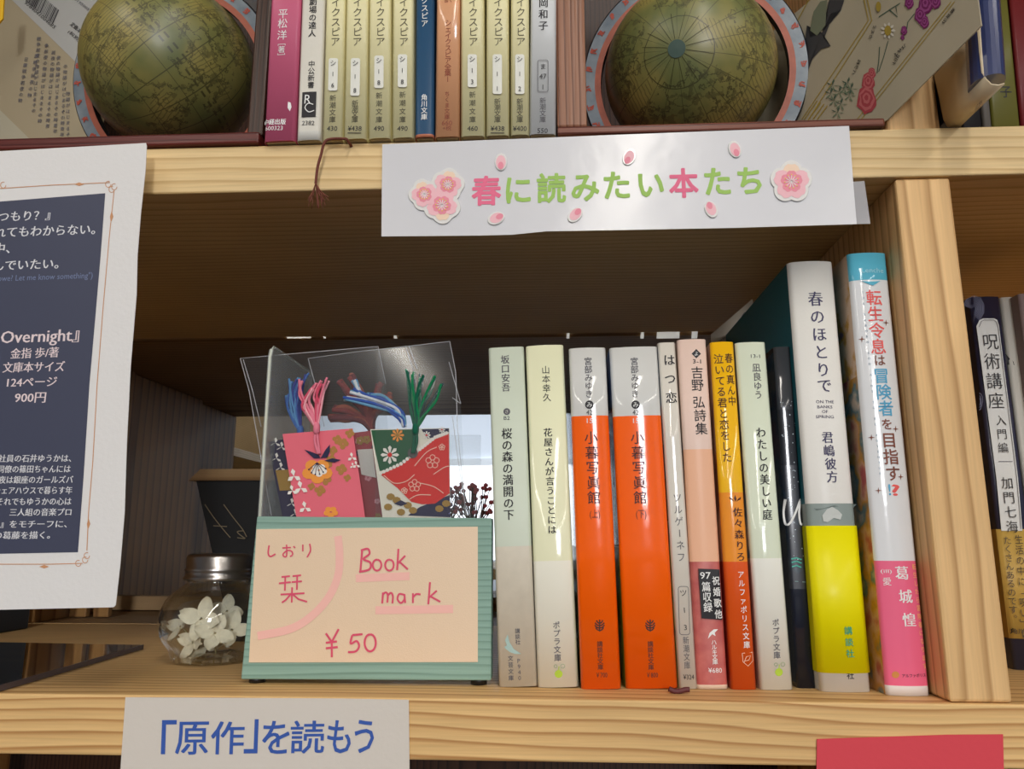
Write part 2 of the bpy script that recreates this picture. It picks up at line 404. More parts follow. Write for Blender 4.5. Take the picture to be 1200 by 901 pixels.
# second unit standing back to back with the first
R0, R1 = 0.262, 0.645
rs = thing('rear_bookshelf', (0, R0, -T), 'shade-toned bookshelf standing back to back behind the cedar one, seen through its open bay', 'bookshelf')
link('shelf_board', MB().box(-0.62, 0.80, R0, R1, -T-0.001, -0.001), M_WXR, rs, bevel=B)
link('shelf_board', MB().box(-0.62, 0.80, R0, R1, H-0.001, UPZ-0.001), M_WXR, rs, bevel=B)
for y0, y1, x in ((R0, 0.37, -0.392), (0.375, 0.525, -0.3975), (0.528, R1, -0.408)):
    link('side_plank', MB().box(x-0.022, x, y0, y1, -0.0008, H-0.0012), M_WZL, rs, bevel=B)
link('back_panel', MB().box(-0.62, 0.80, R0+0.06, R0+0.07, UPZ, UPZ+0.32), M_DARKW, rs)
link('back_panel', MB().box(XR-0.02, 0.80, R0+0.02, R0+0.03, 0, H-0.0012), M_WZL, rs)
link('back_panel', MB().box(-0.62, 0.80, R0+0.02, R0+0.03, -0.35, -T-0.0012), M_DARKW, rs)  # dark panel stands for the shade under the lower board
link('cross_rail', MB().box(-0.392, 0.15, 0.36, 0.376, 0.0, 0.012), M_WXR, rs, bevel=B)
for x0, x1 in ((35, 58), (80, 100), (108, 126)):
    link('slat', MB().box(atY(x0, 725, 0.30).x, atY(x1, 725, 0.30).x, 0.30, 0.306, 0.0, 0.05), M_WZL, rs, bevel=B)
tag(link('black_box', MB().box(-0.388, -0.366, 0.12, 0.22, 0.0002, 0.05), mat('black_card', (14, 13, 14), 0.6), bevel=0.001), 'black box corner against the left shelf side, under the hanging poster', 'box')
# thin translucent slips stand for light showing in the slot between the units
slip = mat('light_slip_white', (245, 245, 240), 0.4); nt_ = slip.node_tree; tr_ = nt_.nodes.new('ShaderNodeBsdfTranslucent'); tr_.inputs[0].default_value = (0.9, 0.9, 0.88, 1)
mx_ = nt_.nodes.new('ShaderNodeMixShader'); mx_.inputs[0].default_value = 0.6; nt_.links.new(nt_.nodes['Principled BSDF'].outputs[0], mx_.inputs[1]); nt_.links.new(tr_.outputs[0], mx_.inputs[2]); nt_.links.new(mx_.outputs[0], nt_.nodes['Material Output'].inputs[0])
for i, (a, b_) in enumerate(((335, 363), (378, 380.5), (461, 464.5), (664, 667.5), (751, 755), (770, 797), (811, 818))):
    A = atY(a, 395, 0.2585); Bp = atY(b_, 395, 0.2585); z = atY(a, 392.0, 0.2585).z
    o = link('paper_slip', MB().prism([(A.x, 0.2561, H+0.004), (Bp.x, 0.2561, H+0.004), (Bp.x, 0.2617, z-0.0024), (A.x, 0.2617, z-0.0024)], (0, 0.0002, 0.0001)), slip, loc=(A.x, 0.2585, z))
    tag(o, ('long slip standing for light in the slot above the clear bookmark sleeves', 'tiny speck standing for light in the slot right of the long slip', 'tiny slip standing for light in the slot above the green tassel', 'small speck standing for light in the slot above the left orange book',
            'tiny slip standing for light in the slot above the right orange book', 'long slip standing for light in the slot above the two narrow pale books', 'slip standing for light in the slot above the pink poetry book')[i], 'paper slip', 'slips standing for light in the slot between the units')

# ------------------------------------------------------------------ books
M_PAGE = mat('page_edges', (226, 214, 188), 0.8, bump=0.8, bscale=2500)
GMID = 'books in the spring row on the middle shelf'
GTOP = 'paperbacks on the upper shelf'
def book(name, label, group, bl, br, tl, tr, Y, depth, segs, z0=0.0, h=None, bulge=0.0006, rad=0.0012, kind='satin', board=0.0, cat='book', topY=None):
    """segs: (top pixel y or None, spine colour/material, side colour/material) from the top down; corners are the spine's"""
    pb = ((bl[0]+br[0])/2, (bl[1]+br[1])/2); pt_ = ((tl[0]+tr[0])/2, (tl[1]+tr[1])/2)
    Pb = atY(*pb, Y); Pt = atY(*pt_, Y)
    V = (Pt-Pb).normalized(); U = Vector((V.z, 0, -V.x)).normalized(); V = Vector((-U.z, 0, U.x))
    w = 0.5*((atY(br[0], pb[1], Y)-atY(bl[0], pb[1], Y)).x+(atY(tr[0], pt_[1], Y)-atY(tl[0], pt_[1], Y)).x)*U.x
    z = z0+abs(U.z)*w/2+0.0001
    O = Vector((Pb.x, Y, z)); hh = h or (Pt.z-z)/V.z
    def prof(u):
        t = min(1.0, abs(2*u/w)); e = min(0.45, rad/(w/2)); q = max(0.0, (t-(1-e))/e)
        return -bulge*(1-t*t)+rad*q**2.2
    fr = Fr(O, U, V, prof)
    t_ = thing(name, tuple(O), label, cat, group)
    def vof(py):
        k = (py-pb[1])/(pt_[1]-pb[1]); return min(hh, max(0.0, fr.uv(pb[0]+(pt_[0]-pb[0])*k, py)[1]))
    def mm(c, side=False):
        return c if not isinstance(c, tuple) else col(c, kind)
    def shell(nm, rows, grow, d0, parent=t_):
        us = [-w/2+w*i/24 for i in range(25)]
        mats = []; mb = MB()
        def mi(m):
            if m not in mats: mats.append(m)
            return mats.index(m)
        for v1, v0, ms, sd in rows:
            ms, sd = mi(mm(ms)), mi(mm(sd))
            line = [(-w/2-grow, d0*f_) for f_ in (1, 0.75, 0.5, 0.25)]+[(u*(1+2*grow/w), None) for u in us]+[(w/2+grow, d0*f_) for f_ in (0.25, 0.5, 0.75, 1)]
            P = []
            for v in (v0, v1):
                for u, d in line:
                    P.append(fr.O+U*u+V*v+Vector((0, 1, 0))*((prof(u) if d is None else d+rad)-grow))
            k = len(line)
            for i in range(k-1):
                side = i < 4 or i >= k-5
                mb.add([P[i], P[i+1], P[k+i+1], P[k+i]], [(0, 1, 2, 3)], sd if side else ms, not side)
        # merge so that smooth shading runs across the spine
        bm = bmesh.new(); me = bpy.data.meshes.new('tmp'); me.from_pydata([tuple(p) for p in mb.v], [], mb.f); bm.from_mesh(me)
        for f_, a, b_ in zip(bm.faces, mb.m, mb.sm): f_.material_index = a; f_.smooth = b_
        bmesh.ops.remove_doubles(bm, verts=bm.verts, dist=1e-6)
        mb2 = MB(); mb2.v = [v.co.copy() for v in bm.verts]; mb2.f = [[v.index for v in f_.verts] for f_ in bm.faces]
        mb2.m = [f_.material_index for f_ in bm.faces]; mb2.sm = [f_.smooth for f_ in bm.faces]
        bm.free(); bpy.data.meshes.remove(me)
        return link(nm, mb2, mats, parent, solid=0.0003)
    rows = []; prev = hh
    for i, (py, a, b_) in enumerate(segs):
        nxt = vof(segs[i+1][0]) if i+1 < len(segs) else 0.0
        if prev-nxt > 1e-5: rows.append((prev, nxt, a, b_))
        prev = nxt
    shell('cover', rows, 0.0, depth)
    pm = MB(); e = 0.0006; yb = rad+0.0004
    q = [fr.O+U*u+V*v+Vector((0, y, 0)) for u in (-w/2+e, w/2-e) for y in (yb, depth-0.001) for v in (0.0003+board, hh-0.0008-board)]
    pm.add(q, [(0, 1, 3, 2), (4, 6, 7, 5), (0, 4, 5, 1), (2, 3, 7, 6), (0, 2, 6, 4), (1, 5, 7, 3)])
    link('page_block', pm, M_PAGE, t_)
    ink = Ink(fr); ink.t = t_; ink.shell = shell; ink.vof = vof; ink.w = w; ink.h = hh
    return ink

YB = 0.024
# 1
k = book('paperback_book', 'greyish green to beige paperback with dark vertical title, first of the row beside the sign', GMID,
         (585, 803), (629, 803), (572, 407), (614, 407), YB, 0.105,
         [(0, mat('sage_beige_jacket', (205, 214, 196), 0.5, vary=0.04, vscale=30), (196, 200, 182)), (640, mat('beige_jacket', (214, 206, 188), 0.5, vary=0.04, vscale=200), (205, 200, 182))])
k.col('author_lettering', GREY, '坂口安吾', (592, 421.5), (593, 454), 10.5, serif=True)
k.disc('shelf_code', GREY, 594, 482.5, 4); k.col('shelf_code', col((220, 220, 210), 'ink'), 'さ', (594, 482.5), (594, 482.5), 5, n=0.0002)
k.row('shelf_code', GREY, 'B2', (590.5, 490), (597.5, 490), 6)
k.col('title_lettering', INK, '桜の森の満開の下', (594, 508), (596.5, 603), 13.4, 0.95, serif=True)
k.col('publisher_lettering', GREY, '講談社', (606.5, 739), (607, 752), 6.2, bold=0.01)
k.col('publisher_lettering', GREY, '文芸文庫', (598.3, 771), (599, 794), 6.5, bold=0.01)
k.col('publisher_lettering', GREY, 'P940', (608, 774), (609, 794), 7)
k.poly('bird_mark', col((168, 196, 190), 'ink'), [(595, 743), (597, 752), (602, 760), (611, 766), (604, 766), (598, 764), (594, 761), (591, 758), (594, 756), (592, 750)])
k.done(k.t)
# 2
def poplar(k, x, y0, xb, yb):
    k.col('publisher_lettering', GREY, 'ポプラ文庫', (x, y0), (x+1.5, y0+38), 9, 0.95, bold=0.01)
    g = col((176, 204, 58), 'ink')
    k.disc('fruit_mark', g, xb, yb, 4.6); k.line('fruit_mark', g, [(xb, yb-4), (xb+0.5, yb-9)], 1)
    for dx, r in ((-3.5, 1.8), (4.8, 2.4)):
        k.line('fruit_mark', col((160, 170, 140), 'ink'), [(xb+dx+r*math.cos(a), yb-9+r*math.sin(a)) for a in [i*PI/6 for i in range(13)]], 0.9)
k = book('paperback_book', 'pale cream paperback with a white foot and a green fruit mark, second from the sign', GMID,
         (630, 804), (678, 803), (616, 405), (660, 405), YB, 0.105,
         [(0, (238, 238, 202), (150, 160, 130)), (657, (244, 242, 226), (120, 120, 170))], kind='gloss', bulge=0.0012)
k.col('author_lettering', INK, '山本幸久', (639.5, 434), (641, 466), 10)
k.col('title_lettering', INK, '花屋さんが言うことには', (642, 507), (647, 620.5), 10.6, serif=True)
poplar(k, 652, 732, 654.6, 789)
k.done(k.t)
# 3, 4
art3 = ramp_noise('orange_book_cover_art', [(0, (90, 120, 40)), (0.4, (170, 170, 20)), (0.5, (214, 200, 30)), (0.62, (60, 70, 50))], 120, coat=0.5)
blue_side = col((128, 158, 196), 'gloss')
def leafmark(k, x, y, s):
    m = col((60, 34, 26), 'ink')
    k.line('leaf_mark', m, [(x, y-s), (x, y+s)], 1.4)
    for j, (yy, L) in enumerate(((-0.45, 0.55), (-0.05, 0.8), (0.35, 0.85), (0.75, 0.7))):
        for sg in (-1, 1):
            k.line('leaf_mark', m, curve_pts([(x, y+yy*s+0.5), (x+sg*L*s*0.55, y+yy*s-0.4), (x+sg*L*s*0.95, y+yy*s-s*0.42)], 4), 1.4)
for i, (bl, br, tl, tr, tx, bx, sub, price, lab, sidec) in enumerate((
        ((680.5, 808), (728.5, 808), (667, 408), (709, 408), (689.5, 702), 702.5, '上', '￥700', 'bright orange paperback with a white top, the narrower left one of the orange pair', (214, 190, 20)),
        ((732.5, 807), (795.5, 807), (715, 407), (769, 407), (743.5, 760), 761.5, '下', '￥800', 'bright orange paperback with a white top, the thicker right one of the orange pair', (190, 30, 40)))):
    k = book('paperback_book', lab, GMID, bl, br, tl, tr, 0.0215+0.002*i, 0.105,
             [(0, (214, 214, 210), (128, 158, 196)), (476, (214, 214, 210), sidec), (487.4, (255, 100, 0), (120, 130, 150)), (560, (255, 100, 0), (70, 60, 40)), (640, (255, 100, 0), art3)], kind='gloss', bulge=0.0012)
    dx = tx[0]
    k.col('author_lettering', GREY, '宮部みゆき', (dx-0.5, 424), (dx+0.5, 462), 9.6, bold=0.008)
    k.disc('shelf_code', INK, dx+1, 474.7, 5); k.col('shelf_code', WHT, 'み', (dx+1, 474.7), (dx+1, 474.7), 7, n=0.0003)
    k.row('shelf_code', INK, '42', (dx-2.5, 483.7), (dx+4.5, 483.7), 8); k.row('shelf_code', WHT, '15', (dx-2, 493.5), (dx+5, 493.5), 8)
    k.col('title_lettering', col((70, 32, 22), 'ink'), '小暮写眞館', (dx+3, 513), (dx+6.5, 583), 16, 1.0, bold=0.004, serif=True)
    k.row('volume_lettering', col((80, 36, 24), 'ink'), '('+sub+')', (dx+1.5, 602), (dx+13.5, 602), 11)
    leafmark(k, bx, 732.5, 7)
    k.col('publisher_lettering', col((80, 40, 26), 'ink'), '講談社文庫', (bx+0.2, 754), (bx+1, 781), 7, bold=0.01)
    k.row('price_lettering', col((80, 40, 26), 'ink'), price, (bx-4, 790), (bx+9, 790), 8)
    k.done(k.t)
# 5
k = book('paperback_book', 'thin off-white paperback with three widely spaced title characters, just right of the orange pair', GMID,
         (796.5, 806), (817, 806), (770, 402), (792, 401), YB, 0.105,
         [(0, (222, 216, 204), (205, 200, 190)), (520, (222, 216, 204), (80, 92, 130)), (560, (222, 216, 204), (130, 60, 60)), (610, (222, 216, 204), (190, 190, 200))], kind='gloss', bulge=0.0005)
k.col('title_lettering', INK, 'はつ恋', (784, 422), (786.5, 466), 14, serif=True)
k.col('author_lettering', GREY, 'ツルゲーネフ', (793.5, 583), (798, 652.6), 11.5, 0.9)
k.frame('shelf_code', GREY, 794.5, 687, 806.5, 743.5, 0.6, 3, 0.03)
k.col('shelf_code', INK, 'ツ13', (800.5, 694.5), (803, 735), 9)
k.col('publisher_lettering', GREY, '新潮文庫', (803.5, 750), (805, 779), 9.5, 0.8)
k.row('price_lettering', INK, '¥324', (800.5, 793), (813, 793), 8)
k.done(k.t)
# 6
marb = ramp_noise('red_marbled_paper', [(0.3, (178, 78, 76)), (0.7, (204, 110, 100))], 160, coat=0.3)
k = book('paperback_book', 'pink and peach poetry paperback with a black text block on its red marbled foot', GMID,
         (817.5, 808), (852.5, 808), (793, 398), (828, 398), YB, 0.105,
         [(0, (232, 204, 190), (214, 190, 176)), (526.5, (238, 184, 150), (222, 168, 130)), (658, marb, marb), (802, (232, 208, 186), (225, 200, 180))], bulge=0.001)
k.poly('shelf_code', INK, [(815.5, 409.5), (821, 415), (815.5, 420.5), (810, 415)]); k.col('shelf_code', WHT, 'よ', (815.5, 415), (815.5, 415), 6, n=0.0003)
k.row('shelf_code', INK, '3-1', (811.5, 424), (821, 424), 7)
k.col('title_lettering', INK, '吉野', (816.5, 437), (817, 451.5), 15, 1.0, 0.004, True); k.col('title_lettering', INK, '弘詩集', (818.5, 471.5), (821.5, 502.5), 15, 1.0, 0.004, True)
k.poly('black_block', INK, [(817.5, 666), (842.5, 667), (846, 726), (821.5, 724)], n=0.0009)
k.col('block_lettering', WHT, '祝婚歌他', (838, 680), (841, 719), 11, 0.85, 0.01, True, n=0.0011)
k.row('block_lettering', WHT, '97', (819.5, 674), (831.5, 674), 11, 0.01, n=0.0011); k.col('block_lettering', WHT, '篇収録', (826.5, 687), (828.5, 711), 12, 0.9, 0.01, n=0.0011)
k.poly('bird_mark', WHT, [(829, 748), (831, 741), (836, 737), (841, 737), (837, 741), (838, 745), (833, 742)])
k.col('publisher_lettering', WHT, 'ハルキ文庫', (836, 752), (837.5, 775), 6.6, bold=0.01)
k.row('price_lettering', WHT, '¥680', (829.5, 785), (845.5, 785), 8)
k.done(k.t)
# 7
art7 = ramp_noise('brown_hair_cover_art', [(0, (70, 30, 24)), (0.42, (140, 60, 36)), (0.5, (225, 190, 160)), (0.58, (206, 120, 90))], 55, coat=0.6, stretch=(1, 1, 0.3))
k = book('paperback_book', 'yellow paperback with two lines of brown title and an orange lower half', GMID,
         (856.5, 809), (887.5, 809), (832.5, 401), (859.5, 401), YB, 0.105,
         [(0, (244, 186, 22), art7), (577, (240, 148, 40), art7), (658, (226, 88, 24), (200, 80, 50))], kind='gloss', bulge=0.001)
br_ = col((74, 34, 26), 'ink')
k.col('title_lettering', br_, '春の真ん中', (853.5, 420), (857.5, 470), 12, 0.85, 0.004, True)
k.col('title_lettering', br_, '泣いてる君と恋をした', (841.5, 421), (851.5, 536), 12.2, 0.95, 0.004, True)
for sg in (-1, 0, 1): k.poly('leaf_mark', br_, [(861+sg*1, 588), (861+sg*5-1.6, 584+abs(sg)*0.5), (861+sg*7, 580+abs(sg)*2), (861+sg*5+1.6, 585)])
k.col('author_lettering', br_, '佐々森りろ', (864, 600), (867.5, 652), 11.5, serif=True)
k.col('publisher_lettering', WHT, 'アルファポリス文庫', (867.5, 673), (874.5, 755), 9, 0.9, 0.008)
k.line('shield_mark', col((240, 190, 160), 'ink'), [(869, 765), (881.5, 764), (882, 774), (876, 780), (870, 775), (869, 765)], 0.8)
k.line('shield_mark', col((240, 190, 160), 'ink'), [(871, 776), (874, 769), (879, 768), (877, 773), (872, 774)], 0.8)
k.done(k.t)
# 8
art8 = ramp_noise('blue_white_cover_art', [(0, (200, 206, 190)), (0.42, (214, 214, 196)), (0.5, (96, 150, 180)), (0.62, (190, 150, 160))], 45, coat=0.6)
k = book('paperback_book', 'pale green paperback with white foot and green fruit mark right of the yellow one', GMID,
         (890.5, 807), (930, 806), (862, 402), (896.5, 401), YB, 0.105,
         [(0, (220, 228, 206), art8), (654, (240, 240, 230), (214, 214, 210))], kind='gloss', bulge=0.0012)
k.row('shelf_code', GREY, '13-1', (879, 418), (890, 418), 6)
k.col('author_lettering', GREY, '凪良ゆう', (885.5, 431.5), (888, 463), 10.5, bold=0.008)
k.col('title_lettering', INK, 'わたしの美しい庭', (891, 507), (898.5, 603), 13, 0.92, serif=True)
poplar(k, 908, 729, 911.8, 787)
k.done(k.t)
# 9
night = ramp_noise('night_sky_cover_art', [(0, (16, 18, 26)), (0.55, (22, 26, 40)), (0.68, (30, 60, 74)), (0.78, (60, 130, 140))], 70, coat=1.0)
k = book('paperback_book', 'thin glossy black book with stars and a white script stroke on its spine', GMID,
         (934, 807), (957, 807), (907, 407), (926.5, 406), YB+0.004, 0.105,
         [(0, (56, 58, 62), (22, 20, 24)), (480, (40, 42, 48), (22, 20, 24)), (545, night, (20, 24, 34)), (690, (18, 24, 40), (12, 14, 22))], kind='gloss', bulge=0.0004)
st = col((200, 214, 224), 'ink'); rr = random.Random(3)
for i in range(46):
    y = 470+rr.random()**1.3*190; x = 909+(y-407)*0.068+rr.random()*17
    k.disc('star_specks', st, x, y, 0.3+0.5*rr.random(), k=6)
k.line('script_stroke', WHT, curve_pts([(920.5, 585), (919, 600), (921, 614), (926, 612), (932, 600), (938, 585), (936, 600), (938, 614), (943, 612)], 5), 2.4)
for y in (655, 659, 664): k.line('teal_glow', col((70, 180, 160), 'ink'), [(927+(y-655)*.1, y), (933, y-1.5), (938, y+0.5), (946, y-1)], 1.4)
k.line('teal_glow', col((120, 150, 150), 'ink'), [(931, 681), (944, 682)], 0.8)
k.done(k.t)
# 10
YH = 0.0215
teal = col((24, 104, 116), 'satin'); yel = col((232, 226, 16), 'satin')
k = book('hardcover_book', 'tall white hardcover with a yellow paper band, its teal cover side showing', GMID,
         (961, 809.5), (1022, 810), (923.5, 309), (975, 306), YH, 0.128,
         [(0, (226, 224, 218), (24, 104, 116)), (590, (140, 152, 148), (150, 156, 150)), (616, (226, 224, 218), (220, 218, 210))], bulge=0.0018, rad=0.0016)
vio = col((66, 62, 96), 'ink')
k.col('title_lettering', vio, '春のほとり', (954, 351.5), (963, 434), 18, 1.0, -0.004, True); k.col('title_lettering', vio, 'で', (964.5, 452.5), (964.5, 452.5), 18, 1.0, -0.004, True)
for t_, y in (('ON THE', 471.5), ('BANKS', 477.5), ('OF', 483), ('SPRING', 489)):
    hw = len(t_)*1.75; k.row('subtitle_lettering', vio, t_, (965-hw, y), (965+hw, y), 5)
k.col('author_lettering', vio, '君嶋彼方', (968, 513), (973.5, 559), 14.5, 0.95, serif=True)
k.poly('crane_drawing', col((196, 200, 196), 'ink'), [(962, 604), (967, 597), (973, 594), (980, 598), (985, 603), (983, 609), (975, 607), (968, 612), (963, 611)], n=0.0003)
k.poly('crane_drawing', col((96, 108, 106), 'ink'), [(946, 590.5), (1005, 590.5), (1000, 595), (975, 592.5), (956, 598)], n=0.00025)
v1, v0 = k.vof(616), k.vof(788)
k.shell('paper_band', [(v1, v0, (236, 226, 0), (226, 216, 4))], 0.0005, 0.125)
for i, ch in enumerate('講談社'): k.col('band_lettering', col((60, 160, 120), 'ink'), ch, (991.5+i*1.1, 738+i*13.3), (991.5+i*1.1, 738+i*13.3), 10, 1, 0.012, n=0.0008)
k.col('title_foot_lettering', INK, '社', (994.5, 790.5), (994.5, 790.5), 9, 1, 0.01)
k.done(k.t)
# flap of the hardcover seen beyond its teal cover
# 11
art11 = ramp_noise('fantasy_cover_art', [(0, (60, 50, 70)), (0.36, (196, 92, 92)), (0.44, (226, 176, 140)), (0.5, (214, 150, 40)), (0.56, (90, 130, 140)), (0.64, (230, 206, 186))], 48, coat=0.6, detail=6)
art11b = ramp_noise('fantasy_cover_art_pale', [(0, (236, 206, 180)), (0.46, (236, 206, 180)), (0.52, (214, 160, 60)), (0.6, (120, 100, 130)), (0.66, (214, 120, 140))], 60, coat=0.6, detail=6)
k = book('softcover_novel', 'tall glossy white novel with teal top and pink lower spine beside the upright', GMID,
         (1040, 813), (1089, 814), (992, 298), (1039.5, 297), 0.0150, 0.128,
         [(0, (88, 178, 204), (236, 206, 180)), (329, (226, 228, 230), art11b), (440, (226, 228, 230), art11), (657, (240, 106, 140), art11), (803, (236, 232, 230), art11)], kind='gloss', bulge=0.0016)
tealt = col((88, 178, 204), 'ink')
k.poly('teal_point', tealt, [(994.8, 328), (1042, 327), (1030, 330.5), (1024, 334.5), (1021, 336), (1016, 334.5), (1008, 330.5)], n=0.0003)
cor = col((232, 96, 92), 'ink'); bro = col((128, 74, 58), 'ink'); blu = col((86, 168, 206), 'ink')
for chs, c_, p0, p1, s_ in (('転生令息', cor, (1022.5, 350), (1027.5, 407), 19), ('は', bro, (1029, 423), (1029, 423), 14), ('冒険者', blu, (1031, 441), (1036.5, 479), 19), ('を', bro, (1037.5, 497.5), (1037.5, 497.5), 14), ('目指す', bro, (1040, 516), (1044.5, 555), 19)):
    k.col('title_lettering', c_, chs, p0, p1, s_, 1.0, 0.014)
k.row('title_lettering', blu, '!', (1039.5, 574), (1041.5, 574), 18, 0.02); k.row('title_lettering', cor, '?', (1044, 574.5), (1052, 574.5), 18, 0.02)
k.row('series_lettering', col((170, 220, 232), 'ink'), 'Lenche', (1008, 318), (1034, 318), 8)
for i in range(34):
    k.col('small_latin_lettering', col((120, 150, 170), 'ink'), 'THE REBORN SON AIMS TO BE ADVENTURER'[i], (1009.5+i*0.62, 344+i*6.4), (1009.5+i*0.62, 344+i*6.4), 3.6)
for x, y in ((1037, 379), (1009, 398), (1020, 513), (1048, 503), (1054, 559), (1028, 575)):
    k.poly('sparkle_marks', bro, [(x, y-4), (x+0.7, y-0.7), (x+4, y), (x+0.7, y+0.7), (x, y+4), (x-0.7, y+0.7), (x-4, y), (x-0.7, y-0.7)])
k.col('author_lettering', WHT, '葛城惶', (1055, 671), (1063.5, 725.6), 17, 1.0, serif=True)
k.row('artist_lettering', WHT, '(ill)', (1031, 669), (1043, 669), 6); k.col('artist_lettering', WHT, '愛', (1038, 681), (1038, 681), 10)
k.col('tagline_lettering', col((246, 180, 120), 'ink'), '転生したら冒険者になります', (1070.5, 664), (1083, 780), 7.5, 0.8, 0.006)
k.disc('publisher_mark', col((214, 140, 70), 'ink'), 1048, 790, 4); k.row('publisher_mark', INK, 'アルファポリス', (1055, 791), (1084, 790.5), 4.6)
k.done(k.t)
# pale flap paper behind the teal cover (printed sheet standing against it)
fl = Fr(atY(853, 378, 0.145), (1, 0, 0), (0, 0, 1))
flap = thing('leaning_leaflet', tuple(atY(853, 378, 0.145)), 'beige leaflet with a thin line drawing leaning behind the yellow paperback beside the teal cover', 'leaflet')
P_ = [atY(x, y, 0.150) for x, y in ((833, 392), (882, 350), (890, 470), (840, 520))]
mb = MB(); mb.prism(P_, (0, 0.0006, 0)); link('sheet', mb, col((206, 194, 176)), flap)
kf = Ink(Fr(Vector((0, 0.1498, 0)), (1, 0, 0), (0, 0, 1)))
for p in ([(866, 402), (868, 385), (874, 372), (873, 366), (868, 374), (866, 388), (872, 400)], [(856, 401), (868, 390), (884, 392)]): kf.line('line_drawing', GREY, curve_pts(p), 0.7)
kf.row('small_lettering', GREY, 'spring', (841, 401), (852, 394), 4)
kf.done(flap)

# upper shelf paperbacks
def up_px(x): return 290+x*0.31667
GR = (242, 234, 184)
ups = [  # x at y=0 (left, right), x at bottom, bottom y (all in the crop's units), colours
    ('pink', 88, 197, 60, 178, 510, [(0, (208, 100, 132), (180, 80, 110))], 'deep pink paperback with white lettering, first beside the left globe bookend'),
    ('white', 203, 284, 180, 272, 512, [(0, (220, 216, 204), (214, 208, 196)), (486/3.158, (214, 212, 204), (214, 208, 196))], 'off-white paperback with a small black logo square on its spine'),
    ('g6', 290, 362, 278, 350, 512, [(0, GR, GR)], 'khaki green paperback with the code 1 6, left end of the green run'),
    ('g8a', 368, 444, 353, 442, 510, [(0, GR, GR)], 'khaki green paperback with the code 1 8, second green one from the left'),
    ('g8b', 452, 528, 445, 530, 510, [(0, GR, GR)], 'khaki green paperback with the code 1 8, third green one from the left'),
    ('g8c', 538, 614, 534, 615, 510, [(0, GR, GR)], 'khaki green paperback with the code 1 8, touching the navy paperback'),
    ('navy', 622, 692, 621, 688, 508, [(0, (38, 78, 112), (30, 60, 90)), (498/3.158, (196, 120, 90), (196, 120, 90))], 'navy blue paperback with white lettering between green and orange ones'),
    ('orange', 700, 786, 693, 784, 508, [(0, (234, 172, 128), (220, 160, 116))], 'peach orange paperback beside the navy one'),
    ('g3', 790, 874, 789, 878, 506, [(0, GR, GR)], 'khaki green paperback with the code 1 3 and price 460'),
    ('g1', 884, 966, 883, 968, 504, [(0, GR, GR)], 'khaki green paperback with the code 1 1, between the codes 1 3 and 1 2'),
    ('g2', 974, 1042, 974, 1042, 504, [(0, GR, GR)], 'khaki green paperback with the code 1 2, right end of the green run'),
    ('w550', 1047, 1144, 1044, 1140, 502, [(0, (220, 222, 222), (214, 214, 214))], 'white paperback priced 550 touching the reddish end board'),
]
YU = -0.003
KANA = col((96, 92, 70), 'ink')
